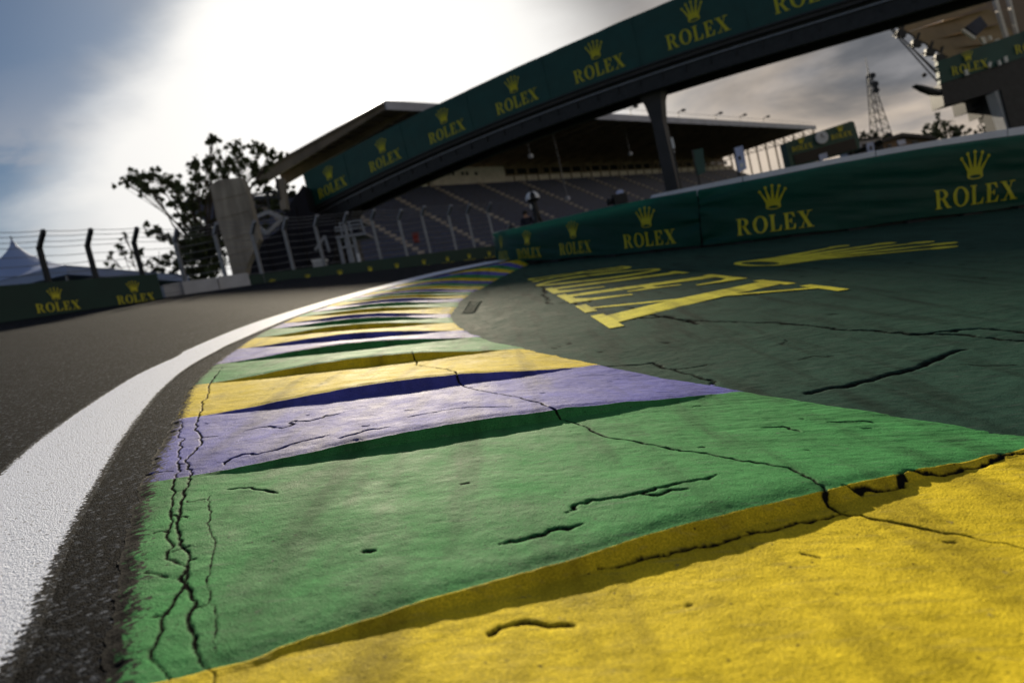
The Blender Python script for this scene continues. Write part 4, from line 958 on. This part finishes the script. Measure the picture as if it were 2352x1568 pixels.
tow, tb, back = slab('stair_tower', [(614, 690), (620, 660), (638, 618), (645, 606), (655, 602), (694, 578), (708, 553), (716, 522), (741, 488), (757, 462), (768, 505), (774, 528), (838, 548), (840, 600), (832, 650), (826, 700)], 57.5, 4.5, 'navy', 'stair tower draped in dark navy fabric at the left end of the footbridge', 'stair tower', 'drape')
for x0, y0, x1, y1 in ((660, 604, 690, 690), (705, 570, 742, 690), (735, 520, 775, 680)): MB().tube([P(x0 * K, y0 * K, 57.42), P((x0 + x1) / 2 * K - 2, (y0 + y1) / 2 * K, 57.36), P(x1 * K, y1 * K, 57.42)], .12, 6).build('fold', 'navy', tow, True)
def px_bars(name, root, bars, d, w, m):
    for (a, b) in bars: MB().bar(P(a[0] * K, a[1] * K, d), P(b[0] * K, b[1] * K, d), w).build(name, m, root)
st = thing('metal_stair', on_ground(P(610, 640, 50)), 'pale metal stair flight between the concrete pylon and the navy drape', 'stairs')
for o, dd in ((0, 50.0), (0, 51.6)): px_bars('stringer', st, [((636, 545), (672, 530)), ((640, 565), (668, 584)), ((668, 584), (706, 548)), ((672, 530), (708, 546))], dd, .28, 'galv')
for k in range(9):
    t = (k + .5) / 9; a = P((640 + (668 - 640) * t) * K, (563 + 20 * t) * K, 50.0); b = P((640 + 28 * t) * K, (563 + 20 * t) * K, 51.6); MB().bar(a, b, .3, .06).build('tread', 'galv', st)
    a = P((670 + 36 * t) * K, (582 - 35 * t) * K, 50.0); b = P((670 + 36 * t) * K, (582 - 35 * t) * K, 51.6); MB().bar(a, b, .3, .06).build('tread', 'galv', st)
px_bars('landing_rail', st, [((620, 500), (700, 492)), ((618, 488), (690, 480)), ((622, 497), (640, 562)), ((668, 482), (674, 530)), ((690, 445), (700, 500)), ((622, 520), (664, 515))], 50.4, .14, 'steel')
MB().prism([P(690 * K, 447 * K, 50.5), P(706 * K, 445 * K, 50.5), P(716 * K, 522 * K, 50.5), P(702 * K, 526 * K, 50.5)], back * .8).build('newel', 'concrete', st)
# marshal hut on legs under the bridge
hut = thing('marshal_hut', on_ground(P(820, 610, 46)), 'raised white-framed marshal hut standing under the footbridge girder', 'hut')
def pxbox(root, name, x0, y0, x1, y1, d, thick, m, sk=-.14):
    """box whose front face spans these 2560-grid pixels, its level edges rolled like the place"""
    w = x1 - x0; q = [P(x0 * K, y0 * K, d), P(x1 * K, (y0 + sk * w) * K, d), P((x1 + .22 * (y1 - y0)) * K, (y1 + sk * w) * K, d), P((x0 + .22 * (y1 - y0)) * K, y1 * K, d)]
    return MB().prism(q, back * thick).build(name, m, root)
pxbox(hut, 'deck', 838, 590, 912, 597, 46, 3.0, 'galv'); pxbox(hut, 'roof', 846, 556, 900, 560, 46, 3.0, 'galv'); pxbox(hut, 'cabin', 848, 561, 895, 582, 46.6, 2.0, 'seat2')
px_bars('rail', hut, [((838, 578), (912, 567)), ((836, 570), (906, 559)), ((901, 548), (914, 588)), ((850, 560), (856, 588)), ((873, 556), (880, 586))], 45.95, .10, 'galv')
px_bars('leg', hut, [((846, 594), (866, 690)), ((884, 589), (905, 690)), ((864, 592), (884, 680))], 46.3, .22, 'galv')
px_bars('brace', hut, [((850, 620), (892, 614)), ((788, 625), (812, 590)), ((812, 590), (824, 630))], 46.2, .16, 'galv')
van = thing('white_cabinet', on_ground(P(805, 630, 44)), 'low white equipment cabinet on the ground beneath the marshal hut', 'cabinet')
pxbox(van, 'body', 860, 662, 905, 676, 43.5, 1.0, 'white'); pxbox(van, 'door', 862, 664, 882, 675, 43.46, .03, 'pale_concrete'); 
cab = thing('white_cabinet', on_ground(P(745, 625, 44)), 'pale grey cabinet left of the bridge pier behind the low barrier', 'cabinet')
pxbox(cab, 'body', 780, 652, 806, 676, 43.5, 1.0, 'pale_concrete'); pxbox(cab, 'lid', 778, 650, 808, 654, 43.4, 1.2, 'white')
brd = thing('white_board', on_ground(P(822, 600, 43)), 'narrow upright white board leaning beside the hut leg', 'board')
pxbox(brd, 'panel', 891, 634, 898, 655, 43, .1, 'white'); pxbox(brd, 'post', 895, 655, 897, 680, 43.02, .08, 'galv')
rbx = thing('red_box', on_ground(P(955, 560, 60)), 'small dark red box hanging at the front of the seat tiers', 'box')
pxbox(rbx, 'body', 1030, 586, 1043, 606, 60, .5, 'red'); pxbox(rbx, 'lid', 1029, 583, 1044, 586, 59.9, .7, 'red')

# ------------------------------------------------------------------ cameras and a person behind the barrier
def tripod_camera():
    c = P(1330 * K, 489 * K, 21.0); base = on_ground(c); root = thing('tripod_camera', base, 'dark camera under a domed white rain cover on a spread tripod behind the barrier', 'camera')
    v = MB().lathe(c - Z * .18, Z, [(.02, 0), (.17, .0), (.19, .08), (.165, .17), (.10, .24), (.02, .27)], 18); v.build('head', 'black', root, True)
    for a0, a1 in ((2.2, 4.3), (5.1, 6.9)):                                # two halves of the cover with a gap between
        V, Fc = [], []
        for i in range(9):
            el = i / 8 * 1.35
            for k in range(13):
                a = a0 + (a1 - a0) * k / 12; V.append(c - Z * .12 + np.array([.23 * cos(el) * cos(a), .23 * cos(el) * sin(a), .25 * sin(el)]))
        Fc = [(i * 13 + k, i * 13 + k + 1, (i + 1) * 13 + k + 1, (i + 1) * 13 + k) for i in range(8) for k in range(12)]
        n = len(V); V += [c - Z * .12 + (p - (c - Z * .12)) * .93 for p in V]; Fc += [tuple(n + q for q in reversed(f)) for f in Fc]
        obj('rain_cover', V, Fc, 'white', root, True)
    MB().bar(c + Z * .12, c + Z * .24, .07).build('handle', 'black', root)
    MB().tube([c - Z * .2, c - Z * .45], [.09, .11], 10).build('pan_head', 'black', root); MB().box(c - Z * .36 - RT * .09, RT * .05, FWD * .05, Z * .07).build('monitor', 'white', root)
    hub = c - Z * .5
    for a in (.3, 2.5, 4.4):
        f = base + np.array([.48 * cos(a), .48 * sin(a), 0]); f[2] = float(ground_z(f[0], f[1])); MB().tube([hub, f], [.06, .03], 8).build('leg', 'black', root)
    MB().tube([hub + Z * .08, hub - Z * .12], [.10, .12], 10).build('spreader', 'black', root)
tripod_camera()
def box_camera():
    c = P(1543 * K, 500 * K, 21.0); base = on_ground(c); root = thing('broadcast_camera', base, 'black boxy broadcast camera with a white cap above the green barrier top', 'camera')
    h = RT * 1.0; h[2] = 0; h /= np.linalg.norm(h); b = np.cross(Z, h)
    MB().box(c + h * .08, h * .2, b * .2, Z * .15).build('body', 'black', root); MB().lathe(c - h * .12, -h, [(.09, 0), (.1, .1), (.11, .2), (.08, .205)], 14).build('lens', 'black', root, True)
    MB().prism([c + h * .02 + Z * .152 - b * .1, c + h * .24 + Z * .152 - b * .1, c + h * .2 + Z * .27 - b * .1, c + h * .05 + Z * .27 - b * .1], b * .2).build('cap', 'flag', root)
    MB().box(c + h * .05 + Z * .17 + b * .12, h * .16, b * .02, Z * .02).build('handle', 'black', root)
    MB().tube([c - Z * .14, c - Z * .4], [.1, .12], 10).build('pan_head', 'black', root)
    for a in (.6, 2.7, 4.8):
        f = base + np.array([.4 * cos(a), .4 * sin(a), 0]); f[2] = float(ground_z(f[0], f[1])); MB().tube([c - Z * .38, f], [.045, .03], 8).build('leg', 'black', root)
box_camera()
def person():
    d = 34.0; head = P(1312 * K, 533 * K, d); base = on_ground(head); root = thing('person', base, 'person in dark clothes standing low behind the barrier beside the tripod camera', 'person')
    Ht = head[2] + .12 - base[2]; s = Ht / 1.75
    J = dict(pel=(0, 0, .95), sp=(0, 0, 1.2), ch=(0, 0, 1.38), nk=(0, 0, 1.5), hd=(0, -.01, 1.58), ht=(0, -.01, 1.70), ls=(-.18, 0, 1.42), le=(-.25, .02, 1.15), lw=(-.2, -.14, .95), lh=(-.18, -.2, .9), rs=(.18, 0, 1.42), re=(.26, .03, 1.15), rw=(.24, -.12, .93), rh=(.23, -.18, .88), lhp=(-.09, 0, .9), lk=(-.11, -.03, .5), la=(-.12, .02, .09), lf=(-.13, -.14, .04), rhp=(.09, 0, .9), rk=(.11, -.03, .5), ra=(.12, .02, .09), rf=(.13, -.14, .04))
    Rr = dict(pel=.15, sp=.14, ch=.17, nk=.06, hd=.085, ht=.075, ls=.075, le=.05, lw=.035, lh=.04, rs=.075, re=.05, rw=.035, rh=.04, lhp=.11, lk=.07, la=.05, lf=.04, rhp=.11, rk=.07, ra=.05, rf=.04)
    Eg = [('pel', 'sp'), ('sp', 'ch'), ('ch', 'nk'), ('nk', 'hd'), ('hd', 'ht'), ('ch', 'ls'), ('ls', 'le'), ('le', 'lw'), ('lw', 'lh'), ('ch', 'rs'), ('rs', 're'), ('re', 'rw'), ('rw', 'rh'), ('pel', 'lhp'), ('lhp', 'lk'), ('lk', 'la'), ('la', 'lf'), ('pel', 'rhp'), ('rhp', 'rk'), ('rk', 'ra'), ('ra', 'rf')]
    ks = list(J); me = bpy.data.meshes.new('body'); me.from_pydata([tuple(np.array(J[k]) * s) for k in ks], [(ks.index(a), ks.index(b)) for a, b in Eg], [])
    o = link('body', me, 'cloth', root); me.materials.append(M['skin'])
    sk = o.modifiers.new('Skin', 'SKIN')
    for i, k in enumerate(ks): me.skin_vertices[0].data[i].radius = (Rr[k] * s, Rr[k] * s * .85); me.skin_vertices[0].data[i].use_root = (k == 'pel')
    o.modifiers.new('Sub', 'SUBSURF').levels = 2; o.modifiers['Sub'].render_levels = 2
    dg = bpy.context.evaluated_depsgraph_get(); m2 = bpy.data.meshes.new_from_object(o.evaluated_get(dg)); o.modifiers.clear(); o.data = m2
    if len(m2.materials) < 2:
        m2.materials.clear(); m2.materials.append(M['cloth']); m2.materials.append(M['skin'])
    for p in m2.polygons:
        z = p.center.z / s; p.material_index = 1 if z > 1.47 or (z < .99 and abs(p.center.x) / s > .165 and z > .8) else 0; p.use_smooth = True
    hd = np.array(J['ht']) * s + base
    MB().lathe(hd - Z * .10 * s + np.array([0, .02, 0]), Z, [(.085 * s, 0), (.105 * s, .05 * s), (.10 * s, .11 * s), (.05 * s, .16 * s), (.01, .175 * s)], 14).build('hair', 'hair', root, True)
person()
bag = thing('camera_bag', ib(bx, s_of_px(1166)) + GN * np.interp(s_of_px(1166), bt, HW), 'black bag lying on the barrier top at its far rounded end', 'bag')
_b = ROOTS[bag.name]; MB().tube([_b + bd[20] * -.25 + GN * .05 - bn[20] * .2, _b + GN * .09 - bn[20] * .2, _b + bd[20] * .28 + GN * .06 - bn[20] * .2], [.07, .11, .06], 10).build('body', 'black', bag, True)
MB().tube([_b - bd[20] * .12 + GN * .17 - bn[20] * .2, _b + GN * .24 - bn[20] * .2, _b + bd[20] * .12 + GN * .17 - bn[20] * .2], .015, 6).build('handle', 'black', bag)

# ------------------------------------------------------------------ right-hand background: timing board, banners, mast, huts, terrace
def lbl_logo(root_part, cx, cy, d, cap, m='gold'):
    o = P(cx * K, cy * K, d); hx = RT * 1.0; hx[2] = 0; hx /= np.linalg.norm(hx); place_logo(lambda u, v: o + hx * u + Z * v, root_part, cap, m, 1.4, .2)
tb_ = thing('timing_board', on_ground(P(1885, 350, 60)), 'dark green timing board with round clock between two yellow logos', 'board')
def pxq(root, name, q, d, thick, m): return MB().prism([P(x * K, y * K, d) for x, y in q], back * thick).build(name, m, root)
tp = pxq(tb_, 'panel', [(1963, 357), (2127, 303), (2135, 305), (2147, 345), (2150, 372), (1977, 420)], 60, 1.2, 'banner_board')
pxq(tb_, 'screen', [(1983, 388), (2136, 345), (2144, 372), (1990, 412)], 59.9, .08, 'black')
lbl_logo(tp, 2007, 374, 59.8, .42); lbl_logo(tp, 2105, 344, 59.8, .42)
ck = P(2054 * K, 344 * K, 59.8); MB().lathe(ck, -FWD, [(.56, 0), (.56, .06), (.50, .08), (.01, .081)], 28).build('clock', 'clock', tb_)
MB().bar(ck - FWD * .1, ck - FWD * .1 + Z * .3, .05).bar(ck - FWD * .1, ck - FWD * .1 + RT * .22, .05).build('clock_hand', 'black', tb_)
for x in (1985, 2050, 2130): 
    p = P(x * K, (415 - (x - 1977) * .25) * K, 60.6); MB().bar(on_ground(p, -.2), p, .25).build('leg', 'steel', tb_)
def flag(x0, y0, x1, y1, x2, y2, x3, y3, d, m, label, pole=True):
    root = thing('upright_banner', on_ground(P(x3 * K, y3 * K, d)), label, 'banner', 'upright banners beyond the barrier')
    pxq(root, 'cloth', [(x0, y0), (x1, y1), (x2, y2), (x3, y3)], d, .06, m); pp = P(x3 * K - 1, y3 * K, d + .1); tpp = P(x0 * K - 1, y0 * K, d + .1); g = on_ground(pp, -.2)
    MB().bar(np.array([pp[0], pp[1], g[2]]), np.array([pp[0], pp[1], max(tpp[2], pp[2])]), .09).build('pole', 'steel', root); return root
f1 = flag(1832, 371, 1857, 364, 1867, 422, 1847, 431, 40, 'flag', 'pale blue-white upright banner with dark emblem at the roof end of the grandstand')
pxq(f1, 'emblem', [(1846, 392), (1851, 390), (1853, 398), (1848, 400)], 39.95, .03, 'black'); pxq(f1, 'emblem', [(1849, 410), (1858, 407), (1860, 417), (1851, 420)], 39.95, .03, 'white')
flag(1731, 376, 1757, 370, 1765, 430, 1745, 438, 38, 'banner_board', 'dark green upright banner between the bridge pier and the pale banner')
flag(2047, 387, 2067, 381, 2070, 396, 2051, 402, 50, 'flag', 'small square pale banner in front of the timing board')
f2 = flag(2165, 358, 2184, 354, 2187, 380, 2170, 384, 48, 'flag', 'narrow pale banner with dark emblem right of the timing board')
pxq(f2, 'emblem', [(2174, 366), (2179, 365), (2181, 374), (2176, 375)], 47.95, .03, 'black')
flag(2243, 352, 2262, 348, 2266, 360, 2247, 364, 52, 'flag', 'pale banner under the dark gabled roof')
flag(1676, 345, 1682, 343, 1688, 370, 1682, 372, 42, 'white', 'slim white banner against the dark stand close beside the bridge pier')
# lattice mast
def mast():
    tip = P(2163 * K, 142 * K, 210); base = on_ground(P(2205 * K, 345 * K, 210)); base[0], base[1] = tip[0], tip[1]; base = on_ground(base)
    root = thing('lattice_mast', base, 'tall tapering lattice radio mast far behind the timing board', 'mast'); H = tip[2] - base[2]; top = H * .88
    lv = np.linspace(0, top, 15); wd = lambda z: 3.6 * (1 - z / top) ** 1.1 + .5
    cor = lambda z, i: base + Z * z + np.array([wd(z) * (1, 1, -1, -1)[i], wd(z) * (1, -1, -1, 1)[i], 0])
    for i in range(4): MB().tube([cor(z, i) for z in lv], .13, 5).build('leg', 'steel', root)
    for a, b in zip(lv[:-1], lv[1:]):
        mb = MB()
        for i in range(4): mb.bar(cor(a, i), cor(b, (i + 1) % 4), .09).bar(cor(a, (i + 1) % 4), cor(b, i), .09).bar(cor(b, i), cor(b, (i + 1) % 4), .16)
        mb.build('bracing', 'steel', root)
    MB().tube([base + Z * top, tip], [.18, .05], 6).build('antenna', 'steel', root)
    for z, r_ in ((.86, .9), (.80, 1.1), (.76, .9), (.45, 1.0), (.38, .8)): MB().lathe(base + Z * H * z + np.array([wd(H * z) * .7, -1, 0]), (-.3, -1, .1), [(.05, 0), (r_ * .6, .15), (r_, .5), (r_ * .98, .52)], 12).build('dish', 'steel', root)
mast()
gb_ = thing('gabled_hut', on_ground(P(2080, 330, 62)), 'long dark hut with a shallow gabled roof left of the rounded tree', 'hut')
pxq(gb_, 'roof', [(2200, 349), (2255, 332), (2330, 338), (2345, 348), (2256, 341), (2206, 356)], 62, 6, 'steel'); pxq(gb_, 'wall', [(2208, 356), (2256, 342), (2338, 347), (2345, 380), (2214, 400)], 62.5, 5, 'roof')
pxq(gb_, 'window', [(2218, 362), (2228, 359), (2232, 378), (2222, 381)], 62.4, .08, 'glass'); pxq(gb_, 'window', [(2280, 352), (2296, 351), (2299, 366), (2284, 368)], 62.4, .08, 'glass')
lh = thing('low_shed', on_ground(P(2000, 330, 66)), 'low pale shed behind the narrow banner below the bush', 'shed')
pxq(lh, 'wall', [(2148, 350), (2200, 345), (2206, 372), (2152, 378)], 66, 4, 'pale_concrete'); pxq(lh, 'roof', [(2145, 348), (2203, 341), (2204, 345), (2147, 352)], 65.8, 4.6, 'steel')
pxq(lh, 'door', [(2155, 360), (2162, 359), (2165, 378), (2157, 379)], 65.95, .06, 'steel')
fp = thing('lamp_post', on_ground(P(2255, 300, 70)), 'thin dark lamp post with a small loop head between round tree and column', 'lamp post')
px_bars('pole', fp, [((2456, 314), (2466, 345)), ((2464, 318), (2470, 345))], 70, .08, 'steel'); MB().tube([P((2450 + 6 * cos(a)) * K, (317 + 4 * sin(a)) * K, 70) for a in np.linspace(0, 2 * pi, 13)], .05, 5, False).build('loop', 'steel', fp)

# terrace building hanging over the right edge
def zx(p): return (2250 + p[0] / 4.48, p[1] / 4.48)
ter = thing('hospitality_terrace', on_ground(P(2400, 300, 42)), 'dark raised terrace block with green logo parapet at the right picture edge', 'building')
def tq(name, q, d, thick, m, root=ter): return pxq(root, name, [zx(p) for p in q], d, thick, m)
par_ = tq('parapet', [(420, 690), (1500, 310), (1560, 590), (455, 940)], 42, .3, 'banner_board')
tq('deck', [(456, 942), (1560, 592), (1600, 900), (1060, 1028), (720, 1128), (495, 1188)], 42.05, 1.2, 'steel')
o_ = P(*[k * K for k in zx((800, 800))], 41.9); hx_ = RT * 1.0; hx_[2] = 0; hx_ /= np.linalg.norm(hx_)
for cc in ((790, 800), (1500, 560)):
    o_ = P(*[k * K for k in zx(cc)], 41.9); place_logo(lambda u, v, o_=o_: o_ + hx_ * u + Z * v, par_, .52, 'gold', 1.2, .2)
tq('stair_soffit', [(720, 1131), (1060, 1031), (1190, 1440), (1140, 1372), (1112, 1318), (1042, 1342), (1020, 1274), (920, 1312), (900, 1214), (750, 1262)], 43, 1.2, 'girder')
for q in ([(800, 1165), (870, 1145), (880, 1190), (815, 1210)], [(955, 1225), (1015, 1205), (1025, 1250), (965, 1268)]): tq('recess_shade', q, 42.96, .03, 'black')  # flat black plates on the soffit, painting the shade of hollows
tq('column', [(1130, 1000), (1560, 900), (1620, 1420), (1245, 1440)], 41.0, 2, 'steel'); tq('column', [(1060, 1030), (1128, 1002), (1243, 1440), (1195, 1446)], 41.2, .8, 'pale_concrete')
for k, q in enumerate(([(990, 740), (1010, 690), (1030, 700), (1015, 760)], [(725, 790), (755, 775), (775, 840), (745, 845)], [(1170, 640), (1200, 625), (1215, 690), (1185, 700)], [(1100, 690), (1120, 670), (1140, 720), (1118, 735)])): tq('parapet_light', q, 41.8, .15, 'white')
# posts and tables of the terrace rise behind the parapet
for q in ([(1060, 0), (1095, -10), (1290, 640), (1262, 655)], [(1215, -20), (1240, -30), (1380, 560), (1360, 570)]): tq('mullion', q, 42.6, .25, 'cream')
tq('screen', [(740, 300), (900, 180), (985, 290), (860, 400)], 44, .2, 'seat2'); tq('screen_frame', [(690, 335), (720, 322), (860, 420), (840, 440)], 43.9, .2, 'cream')
for q in ([(900, 420), (945, 410), (975, 480), (945, 495)], [(990, 405), (1015, 398), (1040, 440), (1015, 450)], [(1080, 440), (1120, 435), (1115, 470), (1075, 480)]): tq('downlight', q, 44.5, .2, 'cream')
tq('back_wall', [(430, 560), (520, 60), (1600, -420), (1660, 420), (600, 720)], 52, .3, 'roof')
# tensile canopies over the terrace
can = thing('tensile_canopy', on_ground(P(2250, 200, 44)), 'tan tensile fabric canopy with scalloped edge hung under the bridge end', 'canopy')
SC = [(-190, 225), (10, 385), (180, 495), (330, 590), (440, 650)]
for i, (a, b) in enumerate(zip(SC[:-1], SC[1:])):
    V = []; nu, nv = 15, 12
    far_a = (620 + i * 120, -60 + i * 150); far_b = (720 + i * 130, 60 + i * 165)
    for u in np.linspace(0, 1, nu):
        row = []
        for v in np.linspace(0, 1, nv):
            x = (a[0] * (1 - u) + b[0] * u) * (1 - v) + (far_a[0] * (1 - u) + far_b[0] * u) * v * 1.35; y = (a[1] * (1 - u) + b[1] * u) * (1 - v) + (far_a[1] * (1 - u) + far_b[1] * u) * v * 1.1
            bow = 4 * u * (1 - u); y = y - bow * (52 * (1 - v) + 50 * sin(pi * v)) ; x = x + bow * 28 * (1 - v)
            row.append(P(zx((x, y))[0] * K, zx((x, y))[1] * K, 43.4 + 4 * v + .8 * bow * sin(pi * v)))
        V.append(row)
    grid_obj('membrane', np.array(V), 'canopy', can)
    MB().tube([p[0] for p in V], .05, 6).build('edge_cable', 'steel', can)
for (x, y) in SC:
    p = P(zx((x, y))[0] * K, zx((x, y))[1] * K, 43.3); MB().box(p, RT * .28, FWD * .12, UP * .2).bar(p, p + UP * .7 + RT * .2, .12).bar(p - RT * .5 - UP * .1, p + RT * .5 + UP * .1, .09).build('fitting', 'steel', can)
for q0, q1 in (((-190, 230), (440, 940)), ((-150, 250), (440, 860)), ((-10, 400), (440, 830))):
    MB().tube([P(*[k * K for k in zx(q0)], 43.2), P(*[k * K for k in zx(q1)], 42.3)], .045, 6).build('stay', 'steel', can)
MB().tube([P(*[k * K for k in zx((258, 828))], 42.7), P(*[k * K for k in zx((285, 858))], 42.7)], .13, 8).build('turnbuckle', 'steel', can)
aw = thing('awning_arm', on_ground(P(2130, 210, 42)), 'dark leaf-shaped awning arm sticking out left of the terrace deck', 'awning')
tq('blade', [(180, 945), (260, 955), (380, 985), (470, 1000), (470, 1052), (380, 1045), (280, 1008), (200, 962)], 42.2, .5, 'steel', aw); tq('spine', [(200, 950), (470, 1020), (470, 1030), (205, 956)], 42.1, .08, 'galv', aw)
